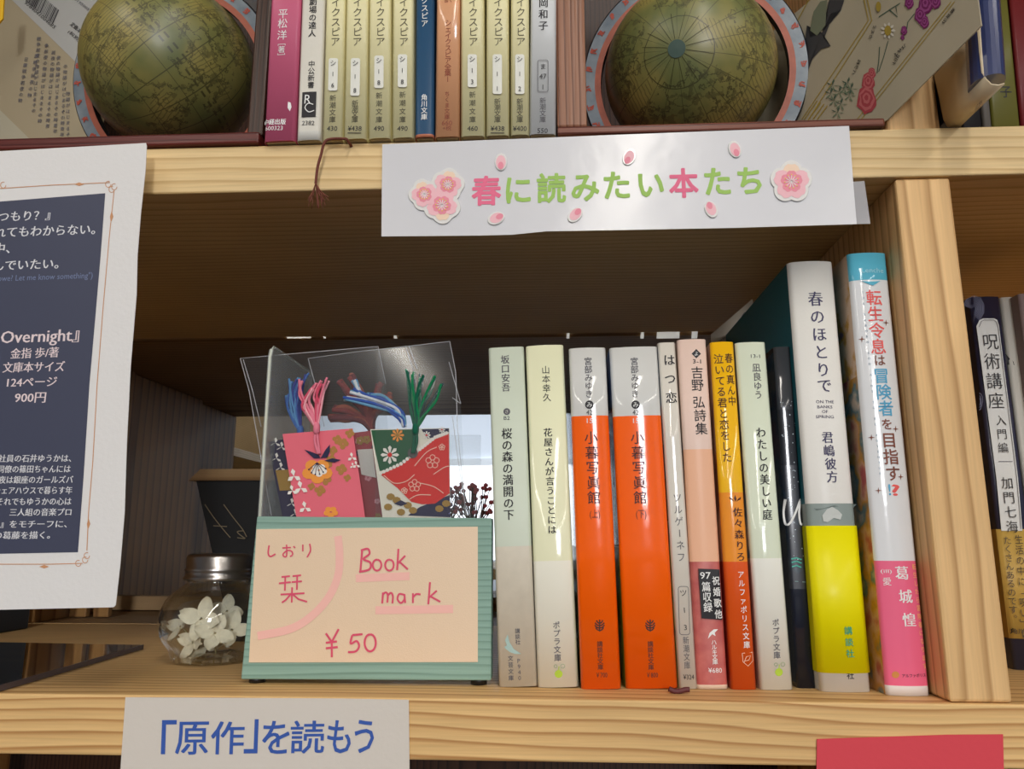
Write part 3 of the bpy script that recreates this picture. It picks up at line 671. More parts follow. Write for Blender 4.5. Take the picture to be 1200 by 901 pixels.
for i, (key, a0, a1, b0, b1, by, segs, lab) in enumerate(ups):
    yb_ = by*0.31667
    k = book('paperback_book', lab, GTOP, (up_px(b0), yb_), (up_px(b1), yb_), (up_px(a0), 0), (up_px(a1), 0), YU, 0.105, segs, z0=UPZ, h=0.148, kind='satin' if key != 'orange' else 'gloss', bulge=0.0006)
    cx0 = up_px((a0+a1)/2); cxb = up_px((b0+b1)/2)
    def X(y): return cx0+(cxb-cx0)*y/yb_
    def C(name, m, text, y0, y1, size, dx=0.0, **kw): k.col(name, m, text, (X(y0)+dx, y0), (X(y1)+dx, y1), size, **kw)
    if key[0] == 'g':
        ys = {'g6': (70, 108), 'g8a': (70, 114), 'g8b': (67, 105), 'g8c': (65.5, 104), 'g3': (65.5, 104), 'g1': (65.5, 112), 'g2': (65.5, 112)}[key]
        xm = X((ys[0]+ys[1])/2); hw = 5.4
        C('title_lettering', KANA, 'シェイクスピア', -19, 49.7, 11.5, 1.2)
        rrp = [(X(y)+dx_, y) for dx_, y in ((-hw+1.5, ys[0]), (hw-1.5, ys[0]), (hw, ys[0]+1.5), (hw, ys[1]-1.5), (hw-1.5, ys[1]), (-hw+1.5, ys[1]), (-hw, ys[1]-1.5), (-hw, ys[0]+1.5))]
        k.poly('code_label', col((232, 232, 222), 'ink'), rrp, n=0.0007)
        num = {'g6': '16', 'g8a': '18', 'g8b': '18', 'g8c': '18', 'g3': '13', 'g1': '11', 'g2': '12'}[key]
        C('code_lettering', INK, 'シ'+num, ys[0]+6, ys[1]-6, 7.5, n=0.0009)
        C('publisher_lettering', KANA, '新潮文庫', ys[1]+8, 141, 7.8, bold=0.008)
        pr = {'g6': '430', 'g8a': '¥438', 'g8b': '490', 'g8c': '490', 'g3': '460', 'g1': '¥438', 'g2': '¥400'}[key]
        w_ = 6 if len(pr) == 3 else 8
        k.row('price_lettering', INK, pr, (X(151)-w_, 151.5), (X(151)+w_, 151.5), 8)
        if key in ('g8a', 'g1'): k.line('price_lettering', INK, [(X(157)-8, 157), (X(157)+8, 157)], 0.8, n=0.0006)
    elif key == 'pink':
        C('title_lettering', WHT, '平松', 17, 28.5, 12, -2); C('title_lettering', WHT, '洋', 42, 42, 12, -2); C('title_lettering', WHT, '［著］', 51, 67, 8.5, -2)
        k.row('publisher_lettering', WHT, '中経出版', (309.5, 143.5), (335.5, 143.5), 7, 0.02); k.row('publisher_lettering', WHT, '600323', (311, 151), (332, 151), 7)
        k.poly('white_speck', WHT, [(338, 120), (341, 121), (342, 126), (340, 131), (337.5, 127)])
    elif key == 'white':
        C('title_lettering', INK, '劇場の達人', 3, 40, 9.2, 0.5, serif=True); C('publisher_lettering', INK, '中公新書', 76, 100.5, 8.2, 1.2, bold=0.008)
        k.rect('logo_square', INK, 354.5, 109, 371, 138, n=0.0004); k.row('logo_mark', WHT, 'R', (358, 118), (365.5, 118), 15, n=0.0007); k.line('logo_mark', WHT, curve_pts([(368, 124), (362, 123), (358.5, 128), (363, 133), (369, 131)]), 1.1, n=0.0007)
        k.row('price_lettering', INK, '2382', (354.5, 145), (369, 145), 7)
    elif key == 'navy':
        C('title_lettering', WHT, 'シェイクスピア', -25, 28.5, 8.6, bold=0.012); C('publisher_lettering', WHT, '角川文庫', 115, 138, 7.6, bold=0.012)
    elif key == 'orange':
        rd = col((150, 70, 50), 'ink')
        C('title_lettering', rd, 'シェイクスピア全集Ⅰ', 28, 94, 8.2, 0.5); C('author_lettering', rd, '訳', 0, 0, 9)
        C('publisher_lettering', rd, 'ちくま文庫', 111, 138, 6.6); k.row('price_lettering', rd, '660', (X(145)-6, 145), (X(145)+6, 145), 8); k.row('price_lettering', rd, '+税', (X(151)-5, 151), (X(151)+5, 151), 6)
    else:
        C('author_lettering', INK, '松岡和子', -9, 31, 11.5, serif=True)
        k.frame('code_frame', GREY, X(90)-6, 72, X(90)+6, 109, 0.6, 2, n=0.0006); C('code_lettering', INK, 'ま', 79, 79, 7.5); k.row('code_lettering', INK, '47', (X(91)-4, 91), (X(91)+4, 91), 8, n=0.0006); C('code_lettering', INK, '1', 103, 103, 8)
        C('publisher_lettering', GREY, '新潮文庫', 119, 141, 7.8); k.row('price_lettering', INK, '550', (X(154)-6, 154), (X(154)+6, 154), 8)
    k.done(k.t)

# ------------------------------------------------------------------ globe bookends
def globe_mat(name, seed, tilt):
    m = bpy.data.materials.new(name); m.use_nodes = True; nt = m.node_tree; N = nt.nodes; L = nt.links; b = N['Principled BSDF']
    b.inputs['Roughness'].default_value = 0.42; b.inputs['Coat Weight'].default_value = 0.25; b.inputs['Coat Roughness'].default_value = 0.3
    tc = N.new('ShaderNodeTexCoord'); mp = N.new('ShaderNodeMapping'); mp.inputs['Rotation'].default_value = Vector(tilt).normalized().rotation_difference(Vector((0, 0, 1))).to_euler(); mp.inputs['Scale'].default_value = (20, 20, 20)
    L.new(tc.outputs['Object'], mp.inputs[0])
    sep = N.new('ShaderNodeSeparateXYZ'); L.new(mp.outputs[0], sep.inputs[0])
    def mt(op, a, bb=None, c=None):
        q = N.new('ShaderNodeMath'); q.operation = op
        for i, x in enumerate((a, bb, c)):
            if x is None: continue
            if isinstance(x, (int, float)): q.inputs[i].default_value = x
            else: L.new(x, q.inputs[i])
        return q.outputs[0]
    def near(v, w): return mt('LESS_THAN', mt('ABSOLUTE', mt('SUBTRACT', mt('FRACT', v), 0.5)), w)
    lon = mt('DIVIDE', mt('ARCTAN2', sep.outputs[1], sep.outputs[0]), 2*PI/18)
    lat = mt('MULTIPLY', mt('ARCSINE', mt('MINIMUM', sep.outputs[2], 1.0)), 2.6)
    net = mt('MAXIMUM', near(lon, 0.018), near(lat, 0.009))
    # dashed double equator and ecliptic bands
    eq = mt('LESS_THAN', mt('ABSOLUTE', sep.outputs[2]), 0.045); dash = mt('LESS_THAN', mt('FRACT', mt('MULTIPLY', lon, 2.5)), 0.55)
    ee = mt('MULTIPLY', mt('MULTIPLY', eq, dash), mt('GREATER_THAN', mt('ABSOLUTE', sep.outputs[2]), 0.022))
    no = N.new('ShaderNodeTexNoise'); no.inputs['Scale'].default_value = 1.5; no.inputs['Detail'].default_value = 9; no.inputs['Roughness'].default_value = 0.62; no.noise_dimensions = '4D'; no.inputs['W'].default_value = seed
    L.new(mp.outputs[0], no.inputs['Vector'])
    coast = mt('LESS_THAN', mt('ABSOLUTE', mt('SUBTRACT', no.outputs['Fac'], 0.53)), 0.006)
    coast2 = mt('LESS_THAN', mt('ABSOLUTE', mt('SUBTRACT', no.outputs['Fac'], 0.60)), 0.004)
    n2 = N.new('ShaderNodeTexNoise'); n2.inputs['Scale'].default_value = 11; n2.inputs['Detail'].default_value = 3; L.new(mp.outputs[0], n2.inputs['Vector'])
    marks = mt('MULTIPLY', mt('GREATER_THAN', n2.outputs['Fac'], 0.57), mt('GREATER_THAN', no.outputs['Fac'], 0.5))
    n3 = N.new('ShaderNodeTexNoise'); n3.inputs['Scale'].default_value = 1.6; n3.inputs['Detail'].default_value = 3; L.new(mp.outputs[0], n3.inputs['Vector'])
    wv = N.new('ShaderNodeTexWave'); wv.inputs['Scale'].default_value = 9; wv.inputs['Distortion'].default_value = 3; L.new(mp.outputs[0], wv.inputs['Vector'])
    hatch = mt('MULTIPLY', mt('GREATER_THAN', wv.outputs['Fac'], 0.82), mt('GREATER_THAN', n3.outputs['Fac'], 0.52))
    allm = mt('MAXIMUM', mt('MAXIMUM', mt('MAXIMUM', net, ee), mt('MAXIMUM', coast, coast2)), mt('MULTIPLY', mt('MAXIMUM', marks, hatch), 0.6))
    r = N.new('ShaderNodeValToRGB'); e = r.color_ramp.elements; e[0].position = 0.35; e[0].color = (*lin((104, 110, 62)), 1); e[1].position = 0.65; e[1].color = (*lin((158, 144, 78)), 1)
    L.new(n3.outputs['Fac'], r.inputs[0])
    mx = N.new('ShaderNodeMix'); mx.data_type = 'RGBA'; L.new(mt('MULTIPLY', allm, 0.72), mx.inputs[0]); L.new(r.outputs[0], mx.inputs[6]); mx.inputs[7].default_value = (*lin((48, 44, 30)), 1)
    L.new(mx.outputs[2], b.inputs['Base Color'])
    return m
M_RBLUE = ramp_noise('ring_blue_grey', [(0.3, (82, 98, 112)), (0.7, (140, 148, 152))], 60, rough=0.45, coat=0.3)
M_RORA = mat('ring_orange', (170, 88, 62), 0.5, vary=0.15, vscale=150)
M_RBLK = mat('ring_edge', (22, 22, 30), 0.4)
M_FIG = col((178, 78, 60), 'ink')
def ring_pt(c, U, V, r, a): return c+U*(r*math.cos(a))+V*(r*math.sin(a))
def bookend(label, gpx, rpx, Y, gR, rR, tilt, seed, gtilt, parts, rose=None, turn=0.0):
    c = atY(*rpx, Y); g = atY(*gpx, Y+0.004)
    b = thing('globe_bookend', (c.x, Y, UPZ), label, 'bookend', 'pair of globe bookends')
    gl = bpy.data.meshes.new('globe'); bm = bmesh.new(); bmesh.ops.create_uvsphere(bm, u_segments=64, v_segments=32, radius=gR); bm.to_mesh(gl); bm.free()
    for p in gl.polygons: p.use_smooth = True
    gl.materials.append(globe_mat('antique_map_'+str(seed), seed, gtilt))
    go = bpy.data.objects.new('globe', gl); COL.objects.link(go); go.parent = b; go.location = g-WL[b.name]; WL[go.name] = g
    U = Vector((math.cos(turn), math.sin(turn), 0)); V = Vector((0, -math.sin(tilt), math.cos(tilt))); V = (V-U*V.dot(U)).normalized(); Nn = U.cross(V)
    n = 96; ri, rm, ro = rR*0.83, rR*0.885, rR; th = 0.006
    mb = MB(); prof = [(ri, 0, 1), (rm, 0, 0), (ro-0.0008, 0, 2), (ro, -0.0008, 2), (ro, -th, 2), (ri, -th, 2), (ri, 0, 2)]
    for i in range(len(prof)-1):
        (r0, z0, m0), (r1, z1, _) = prof[i], prof[i+1]
        for k2 in range(n):
            a0, a1 = 2*PI*k2/n, 2*PI*(k2+1)/n
            mb.add([ring_pt(c, U, V, r0, a0)+Nn*z0, ring_pt(c, U, V, r1, a0)+Nn*z1, ring_pt(c, U, V, r1, a1)+Nn*z1, ring_pt(c, U, V, r0, a1)+Nn*z0], [(0, 1, 2, 3)], m0)
    ring = link('horizon_ring', mb, [M_RBLUE, M_RORA, M_RBLK], b)
    ik = Ink(Fr(c, U, V)); rz = random.Random(seed)
    for j in range(34):
        a = 2*PI*j/34; rr_ = rR*0.945; h = rR*0.034
        for q in range(5):
            pts = [(rz.uniform(-1, 1)*h*0.8, rz.uniform(-1, 1)*h) for _ in range(3)]
            vs = []
            for i in range(3):
                p0 = pts[max(i-1, 0)]; p1 = pts[min(i+1, 2)]; dx, dy = p1[0]-p0[0], p1[1]-p0[1]; l = math.hypot(dx, dy) or 1
                for sg in (1, -1): vs.append((pts[i][0]-sg*dy/l*0.00030, pts[i][1]+sg*dx/l*0.00030))
            ca, sa = math.cos(a-PI/2), math.sin(a-PI/2)
            vs = [(rr_*math.cos(a)+x*ca-y*sa, rr_*math.sin(a)+x*sa+y*ca) for x, y in vs]
            ik.put('zodiac_figures', M_FIG, vs, [(0, 1, 3, 2), (2, 3, 5, 4)], 0.0002)
    ik.done(ring)
    link('axis_pin', MB().tube([g+V*gR*0.9, g+V*(rR*0.90)], 0.0012), mat('brass_pin', (150, 130, 80), 0.35, metal=1), b)
    # the post at the back that carries the ring
    link('support_post', MB().tube([Vector((c.x, Y+gR*0.8, UPZ+0.005)), Vector((c.x, Y+gR*0.95, UPZ+0.03)), Vector((c.x, Y+gR*0.98, c.z))], 0.004), M_DARKW, b)
    for nm, bx, m_ in parts: link(nm, MB().box(*bx), m_, b, bevel=0.001)
    if rose:
        d = ray(*rose).normalized(); oc = CAM-g; bq = oc.dot(d); tt = -bq-math.sqrt(bq*bq-oc.dot(oc)+gR*gR); P = CAM+d*tt; Nm = (P-g).normalized(); A = Nm.cross(Vector((0.3, 0, 1))).normalized(); Bv = Nm.cross(A)
        def onp(r, a): q = P+(A*math.cos(a)+Bv*math.sin(a))*r-g; return g+q.normalized()*(gR+0.0002)
        mb = MB(); vs = [g+Nm*(gR+0.0003)]+[onp(0.0042, 2*PI*i/20)+Nm*0.0001 for i in range(20)]; mb.add(vs, [(0, i+1, (i+1) % 20+1) for i in range(20)], 0)
        for i in range(16):
            a = 2*PI*i/16; q = []
            for r in (0.0045, 0.009, 0.014, 0.019): q += [onp(r, a-0.00010/r), onp(r, a+0.00010/r)]
            mb.add(q, [(2*j, 2*j+1, 2*j+3, 2*j+2) for j in range(3)], 1)
        link('compass_rose', mb, [col((72, 92, 84), 'ink'), col((58, 54, 36), 'ink')], go)
    return b
xa = atY(305, 165, 0.0).x; xb_ = atY(286, 165, 0.0).x
bookend('left globe bookend, olive globe in a ring on a dark maroon base', (200, 82), (205, 95), 0.052, 0.0455, 0.0585, 0.20, 3.1, (-0.70, -0.15, -0.70),
        [('base', (-0.30, xa, -0.002, 0.10, UPZ+0.0003, UPZ+0.0062), M_MAHOX), ('end_board', (xb_, xa, 0.002, 0.10, UPZ+0.0064, UPZ+0.16), M_DARKW)])
xc, xd = atY(653, 150, -0.001).x, atY(688, 150, -0.001).x
bookend('right globe bookend, olive globe inside a blue grey ring by a reddish end board', (808, 84), (812, 90), 0.046, 0.0443, 0.0578, 0.20, 7.7, ((atY(793, 57, 0.012)-atY(808, 84, 0.056))),
        [('base', (xc, 0.1485, -0.002, 0.10, UPZ+0.0003, UPZ+0.0045), M_MAHOR), ('end_board', (xc, xd, -0.001, 0.10, UPZ+0.0047, UPZ+0.16), M_MAHO)], rose=(793, 57), turn=-0.15)

# ------------------------------------------------------------------ tilted books at the top corners
def slab(name, label, cat, px, ys, off, m, group=None, partname='cover'):
    P = [atY(x, y, Y) for (x, y), Y in zip(px[:3], ys)]
    Nn = (P[1]-P[0]).cross(P[2]-P[0]).normalized()
    if Nn.y > 0: Nn = -Nn
    U = Vector((0, 0, 1)).cross(Nn).normalized(); V = Nn.cross(U)
    fr = Fr(P[0], U, V)
    o = thing(name, tuple(P[0]), label, cat, group)
    if len(px) == 6: px = [px[0], px[1], px[5], px[4], px[3], px[2]]
    pts = [fr.pt(*fr.uv(*p)) for p in px]
    for q in pts: q.z = max(q.z, UPZ+0.0004)
    link(partname, MB().prism(pts, -Nn*off), m, o)
    return o, fr
o, fr = slab('back_cover_book', 'grey beige paperback leaning with its back cover and barcode facing out, behind the left globe', 'book',
             [(96, 190), (142, 22), (-28, 168), (-28, -60), (60, -80), (108, -20)], (0.108, 0.116, 0.106), 0.010, col((154, 142, 116)))
k = Ink(fr); rr = random.Random(5)
k.poly('barcode_panel', col((160, 160, 156), 'ink'), [(14, 0), (60, -50), (108, -20), (141, 22), (115, 60), (90, 74)], n=0.0002)
k.poly('corner_panel', col((164, 158, 138), 'ink'), [(-3, 126), (36, 164), (-3, 165)], n=0.0002)
for i in range(22):
    w_ = (0.5, 0.9, 1.4)[rr.randrange(3)]; t = i/21
    k.line('barcode', INK, [(38+t*31, -14+t*26), (31+t*31, 2+t*26)], w_, n=0.0004)
k.row('isbn_digits', INK, '9784041004685', (30, 3), (65, 33), 5, n=0.0004)
k.row('price_lettering', INK, '定価:本体', (84, 28), (99, 41), 5, 0.01, n=0.0004); k.row('price_lettering', INK, '(税別)', (81, 37), (94, 48), 4, n=0.0004)
k.row('price_lettering', GREY, '1920195005908', (82, -6), (112, 18), 4, n=0.0004)
for j, (x0, y0, x1, y1) in enumerate(((31, 70, 24, 118), (43, 66, 35, 112), (46, 46, 40, 130), (55, 54, 47, 142), (63, 62, 56, 148), (69, 68, 65, 154), (77, 78, 73, 158), (80, 110, 80, 158))):
    txt = '日露戦争前夜の物語がはじまるその時青年は何を見た'[j:j+int((y1-y0)/6)]
    k.col('blurb_lettering', GREY, txt, (x0, y0), (x1, y1), 5, bold=0.01, n=0.0004)
k.done(o)
tag(link('yellow_bookmark', MB().prism([atY(x, y, 0.083) for x, y in ((-4, -10), (5, -10), (3, 22), (-4, 30))], (0, 0.001, 0)), col((230, 180, 30))), 'yellow edge of a book at the top left corner', 'book')

M_CRM = mat('cream_cover', (182, 172, 148), 0.45, coat=0.2, vary=0.04, vscale=40)
E_ = atY(1150, 30, -0.040); Mq = atY(1040, 141, 0.001)
fr = Fr(E_, Vector((Mq.x-E_.x, Mq.y-E_.y, 0)), (0, 0, 1))
o = thing('botanical_book', tuple(E_), 'cream botanical book with painted flowers and gold rules jutting over the upright at top right', 'book')
um, vm = fr.uv(1040, 141); ut, vt = fr.uv(950, 0); zl = UPZ+0.0050-E_.z
fr.N = -fr.N if fr.N.x > 0 else fr.N
cp_ = [(0, 0), (um, max(vm, zl)), (0.175, zl), (0.175, vt), (0, vt)]
link('cover', MB().prism([fr.pt(u, v) for u, v in cp_], -fr.N*0.0006), M_CRM, o)
link('page_block', MB().prism([fr.pt(u, v)-fr.N*0.0008 for u, v in ((0.001, 0.001), (um, max(vm, zl)+0.001), (0.17, zl+0.001), (0.17, vt-0.001), (0.001, vt-0.001))], -fr.N*0.0010), M_PAGE, o)
k = Ink(fr)
gold = col((170, 146, 62), 'ink')
for a in (([(1115, 2), (1000, 146)]), ([(1119, 2), (1004, 147)]), ([(1012, -4), (1018, 24), (940, 140)]), ([(1016, -4), (1022, 24), (944, 146)]), ([(948, 0), (932, 30)])): k.line('gold_rule', gold, a, 1.1, n=0.0002)
def rose(k, x, y, s, cs, n=0.0002):
    for j, r in enumerate((1.0, 0.8, 0.6, 0.4, 0.2)):
        kk = 14; k.poly('painted_flowers', cs[j % len(cs)], [(x+math.cos(2*PI*i/kk)*s*r*(0.75+0.12*math.sin(i*2.3+j)), y-(1-r)*s*0.2+math.sin(2*PI*i/kk)*s*r*(1.1+0.1*math.cos(i*3+j))) for i in range(kk)], n=n+j*0.00004)
pk = [col((176, 72, 80), 'ink'), col((200, 110, 112), 'ink')]
rose(k, 1016, 117, 15, pk); rose(k, 1018, 96, 10, pk); rose(k, 1022, 86, 6, pk)
pu = [col((120, 40, 96), 'ink'), col((160, 80, 140), 'ink')]
for x, y, s in ((1085, 5, 11), (1079, 18, 9), (1084, 26, 7), (1066, 3, 7), (1097, 2, 8), (1060, 36, 5), (1058, 44, 3)): rose(k, x, y, s, pu)
gn = col((120, 134, 108), 'ink'); dg = col((80, 100, 84), 'ink')
for x, y in ((976, 100), (984, 108), (990, 104), (996, 112), (978, 118), (986, 122), (994, 98), (974, 110), (982, 132), (998, 104)): 
    for a in (0, 1.2, 2.4, 3.6, 4.9): k.poly('painted_leaves', gn if a < 3 else dg, [(x, y), (x+5*math.cos(a)-1.5*math.sin(a), y+5*math.sin(a)), (x+8*math.cos(a), y+8*math.sin(a)), (x+5*math.cos(a)+1.5*math.sin(a), y+5*math.sin(a)+1)], n=0.0002)
for p in ([(1031, 55), (1030, 72), (1028, 86)], [(1041, 48), (1036, 66), (1030, 84)], [(1030, 20), (1045, 10), (1055, 4)], [(1062, 40), (1064, 26), (1072, 16)], [(1043, 12), (1052, 20), (1050, 8)]): k.line('painted_leaves', dg, p, 1.0)
for i in range(9): 
    a = i*2*PI/9; k.poly('painted_daisy', col((216, 210, 196), 'ink'), [(1041, 36), (1041+7*math.cos(a-.2), 36+8*math.sin(a-.2)), (1041+9*math.cos(a), 36+10*math.sin(a)), (1041+7*math.cos(a+.2), 36+8*math.sin(a+.2))], n=0.0002)
k.disc('painted_daisy', gold, 1041, 36, 4, n=0.0003, ry=6); k.disc('painted_daisy', gold, 1030, 8, 3, n=0.0003, ry=6)
for t_, a, b_, s_ in (('カモミ', (1020, 46), (1026, 30), 6), ('バラ科', (1000, 88), (1008, 70), 6), ('すみれ', (1048, 66), (1062, 53), 6), ('千日紅', (1047, 76), (1054, 64), 6), ('花言葉', (1105, 28), (1119, 10), 5)): k.row('caption_lettering', INK, t_, a, b_, s_, 0.01, n=0.0003)
for j in range(4): k.line('caption_lettering', gold, [(943+j*5, 140), (958+j*4, 118+j*2)], 1.2)
sh_ = col((66, 66, 68), 'ink')
k.poly('silhouette', sh_, [(972, 0), (990, 0), (986, 12), (974, 16), (972, 30), (966, 46), (974, 54), (962, 58), (950, 72), (944, 92), (943, 60), (946, 30), (950, 44), (964, 40), (970, 20)], n=0.0002)
k.poly('silhouette', col((120, 126, 104), 'ink'), [(962, 2), (970, 0), (968, 30), (958, 42), (950, 36), (954, 14)], n=0.0003)
k.done(o)
# beige jacket book with the navy board showing
o = thing('navy_hardcover', tuple(atY(1170, 97, -0.031)), 'navy glossy hardcover slipping out of a beige jacket beside the botanical book', 'book')
yj = -0.031
fp_ = [atY(x, y, yj) for x, y in ((1149, 33), (1151, 60), (1153, 84), (1156, 92), (1162, 98), (1170, 99), (1177, 97))]
bp2 = [atY(x, y, 0.0015) for x, y in ((1096, 88), (1101, 110), (1105, 130), (1107, 140), (1111, 147.5), (1118, 148), (1125, 147))]
for q in bp2: q.x = max(q.x, 0.1700); q.z = max(q.z, UPZ+0.0004)
mb = MB(); mb.add(fp_+bp2, [(i, i+1, 8+i, 7+i) for i in range(6)], 0, True)
link('jacket', mb, mat('beige_jacket_paper', (214, 196, 164), 0.4, coat=0.3, vary=0.03), o, solid=0.0006)
ax = [atY(x, y, yj-0.002) for x, y in ((1162, -60), (1163, 0), (1166, 40), (1169, 86))]
mb = MB(); n = 24; ww = (atY(1186, 60, yj)-atY(1148, 60, yj)).x/2
def q(j, kk):
    a = 2*PI*kk/n; return ax[j]+Vector((math.cos(a)*ww, 0.008+math.sin(a)*0.008, 0))
for i in range(3):
    for k2 in range(n): mb.add([q(i, k2), q(i, k2+1), q(i+1, k2+1), q(i+1, k2)], [(0, 1, 2, 3)], 0, True)
mb.add([q(3, kk) for kk in range(n)], [tuple(range(n))])
link('spine', mb, mat('navy_cloth', (50, 60, 104), 0.25, coat=0.8), o)
link('book_block', MB().box(ax[3].x-0.002, ax[3].x+ww-0.001, yj+0.012, 0.09, ax[3].z+0.001, ax[0].z-0.002), mat('navy_board', (40, 46, 80), 0.4), o)
k = Ink(Fr(fp_[1], bp2[2]-fp_[1], (fp_[3]-fp_[0])))
k.fr.N = -k.fr.N if k.fr.N.y > 0 else k.fr.N
k.col('jacket_lettering', GREY, '花と', (1132, 58), (1134, 73), 6, n=0.0003); k.col('jacket_lettering', GREY, '装飾と物語', (1100, 86), (1104, 110), 5.5, n=0.0003); k.row('jacket_lettering', GREY, '河出', (1149, 117), (1158, 110), 5, n=0.0003)
k.done(o)
# dark books standing further back at the top right
for nm, lab, x0, x1, y0, c_, tx in (('paperback_book', 'black book deep on the upper shelf under the beige jacket', 1128, 1152, 150, (24, 22, 26), None),
                               ('paperback_book', 'grey book sliver standing between the black and olive books at top right', 1152, 1163, 152, (96, 92, 88), None),
                               ('paperback_book', 'dark olive book with one black character low on its spine, upper right', 1163, 1196, 152, (96, 94, 36), '子'),
                               ('paperback_book', 'dark red book at the top right edge of the photograph', 1196.5, 1240, 152, (104, 26, 30), None)):
    k = book(nm, lab, 'books at the far right of the upper shelf', (x0+4, 205), (x1+3.2, 205), (x0-18, -30), (x1-18.8, -30), 0.095, 0.12, [(0, c_, c_)], z0=UPZ, h=0.19, rad=0.001)
    if tx: k.col('title_lettering', INK, tx, (1178, 108), (1178, 108), 15, 1, 0.01)
    k.done(k.t)

# ------------------------------------------------------------------ right bay
pur = ramp_noise('midnight_swirl', [(0, (30, 32, 56)), (0.8, (38, 40, 64))], 30, coat=0.6)
k = book('hardcover_book', 'midnight blue book with white title plate and gold band in the right bay', 'books in the right bay',
         (1187, 765), (1224, 765), (1136, 348), (1172, 348), 0.080, 0.128, [(0, pur, pur)], h=None, bulge=0.0008, kind='satin')
plate = [(1143, 383), (1146, 376), (1150, 374), (1163, 374), (1167, 376), (1169, 383), (1191, 560), (1196, 622), (1172, 622), (1166, 560)]
k.poly('title_plate', col((214, 214, 210), 'ink'), plate, n=0.0009)
k.line('title_plate_rule', GREY, [(1145.5, 384), (1148, 377.5), (1151, 376), (1162, 376), (1165.5, 378.5), (1167.5, 384), (1189, 560), (1194, 620)], 0.6, n=0.0012)
k.col('title_lettering', INK, '呪術講座', (1158.5, 401), (1165, 470), 20, 0.95, -0.004, n=0.0012)
k.col('subtitle_lettering', INK, '入門編', (1170.5, 493), (1173, 525), 13, 0.95, -0.004, n=0.0012); k.line('subtitle_lettering', GREY, [(1168, 541), (1184, 541)], 0.7, n=0.0012)
k.col('author_lettering', INK, '加門七海', (1178, 566), (1183.5, 617), 15, 0.95, -0.004, n=0.0012)
wv = col((130, 132, 160), 'ink')
for r in (3, 5, 7, 9, 11, 13, 15): k.line('wave_pattern', wv, [(1141+r*0.75*math.cos(a), 362+r*math.sin(a)) for a in [(-0.9+j*0.2)*PI for j in range(8)]], 0.6)
for r in (4, 7, 10): k.line('small_wave', wv, [(1149+r*0.3*math.cos(a), 470+r*math.sin(a)) for a in [(-0.5+j*0.17)*PI for j in range(7)]], 0.5)
v1, v0 = k.vof(620), k.vof(748)
k.shell('paper_band', [(v1, v0, (188, 152, 74), (170, 136, 64))], 0.0005, 0.125)
k.col('band_lettering', INK, '生活の中に「呪い」は', (1191, 632), (1199, 742), 11.5, 0.9, -0.004, n=0.0013); k.col('band_lettering', INK, 'たくさんあるのです。', (1178, 633), (1186, 724), 10.5, 0.9, -0.004, n=0.0013)
k.row('band_lettering', INK, '角川', (1183, 739), (1197, 739), 7, n=0.0013)
k.done(k.t)
k = book('paperback_book', 'off-white book with a black mark standing right of the midnight blue one', 'books in the right bay', (1226, 770), (1250, 770), (1173, 349), (1192, 348), 0.084, 0.12, [(0, (206, 202, 192), (200, 196, 186))])
k.poly('ink_mark', INK, [(1180, 414), (1183, 420), (1187, 424), (1188, 428), (1180, 426), (1177, 420)]); k.done(k.t)
k = book('paperback_book', 'greyish pink book cut by the right edge of the photograph, in the right bay', 'books in the right bay', (1252, 775), (1290, 775), (1193, 345), (1230, 343), 0.076, 0.12, [(0, (150, 132, 130), (150, 132, 130))])
k.done(k.t)

# ------------------------------------------------------------------ poster at the left
M_PAPER = mat('white_paper', (228, 226, 224), 0.55, bump=0.15, bscale=500)
YP = -0.012
FP = Fr(Vector((0, YP, 0)), (1, 0, 0), (0, 0, 1))
def sheet(name, label, cat, px, Y, m, th=0.0003, sub=None, group=None, wob=0.0):
    fr_ = Fr(Vector((0, Y, 0)), (1, 0, 0), (0, 0, 1))
    P = [atY(x, y, Y) for x, y in px]; lo = min(P, key=lambda q: q.z)
    o_ = thing(name, tuple(lo), label, cat, group)
    link('sheet', MB().prism(P, (0, th, 0)), m, o_)
    return o_, Ink(fr_)
o, k = sheet('poster', 'white poster with a navy text panel and thin orange frame, hanging at the left edge', 'poster',
             [(-70, 716), (133, 711.5), (135.5, 709), (141, 660), (146, 600), (148.5, 520), (153, 430), (160, 345), (161, 300), (165, 250), (170.5, 200), (172, 171), (171, 167.5), (-70, 181)], YP, M_PAPER)
navy = mat('navy_print', (62, 66, 88), 0.5)
k.poly('text_panel', navy, [(-60, 241), (123.5, 226.5), (118, 300), (112, 370), (105, 450), (98, 560), (91.5, 647), (-60, 650)], n=0.0001)
org = col((206, 150, 108), 'ink')
k.line('ornament_frame', org, [(-50, 224), (0, 221), (60, 217), (129, 214)], 0.9); k.line('ornament_frame', org, [(134, 222), (128, 280), (121, 360), (114, 450), (109, 540), (104, 600), (102, 645)], 0.9)
k.line('ornament_frame', org, [(-50, 662), (0, 661), (60, 661), (97, 660)], 0.9)
for x, y in ((127, 216), (134, 219), (131, 222), (92, 660), (102, 651), (100, 656), (4, 217)):
    k.line('ornament_frame', org, [(x+3.2*math.cos(a), y+3.6*math.sin(a)) for a in [i*PI/6 for i in range(11)]], 0.8)
for x, y, v in ((93, 216, 0), (131, 254, 1), (104, 614, 1), (52, 664, 0)):
    k.poly('ornament_frame', org, [(x-6, y), (x, y-2.2), (x+6, y), (x, y+2)] if not v else [(x, y-7), (x+2, y), (x-1, y+7), (x-2, y)])
lt = col((222, 222, 226), 'ink'); pkt = col((232, 214, 216), 'ink'); bl_ = col((120, 132, 166), 'ink')
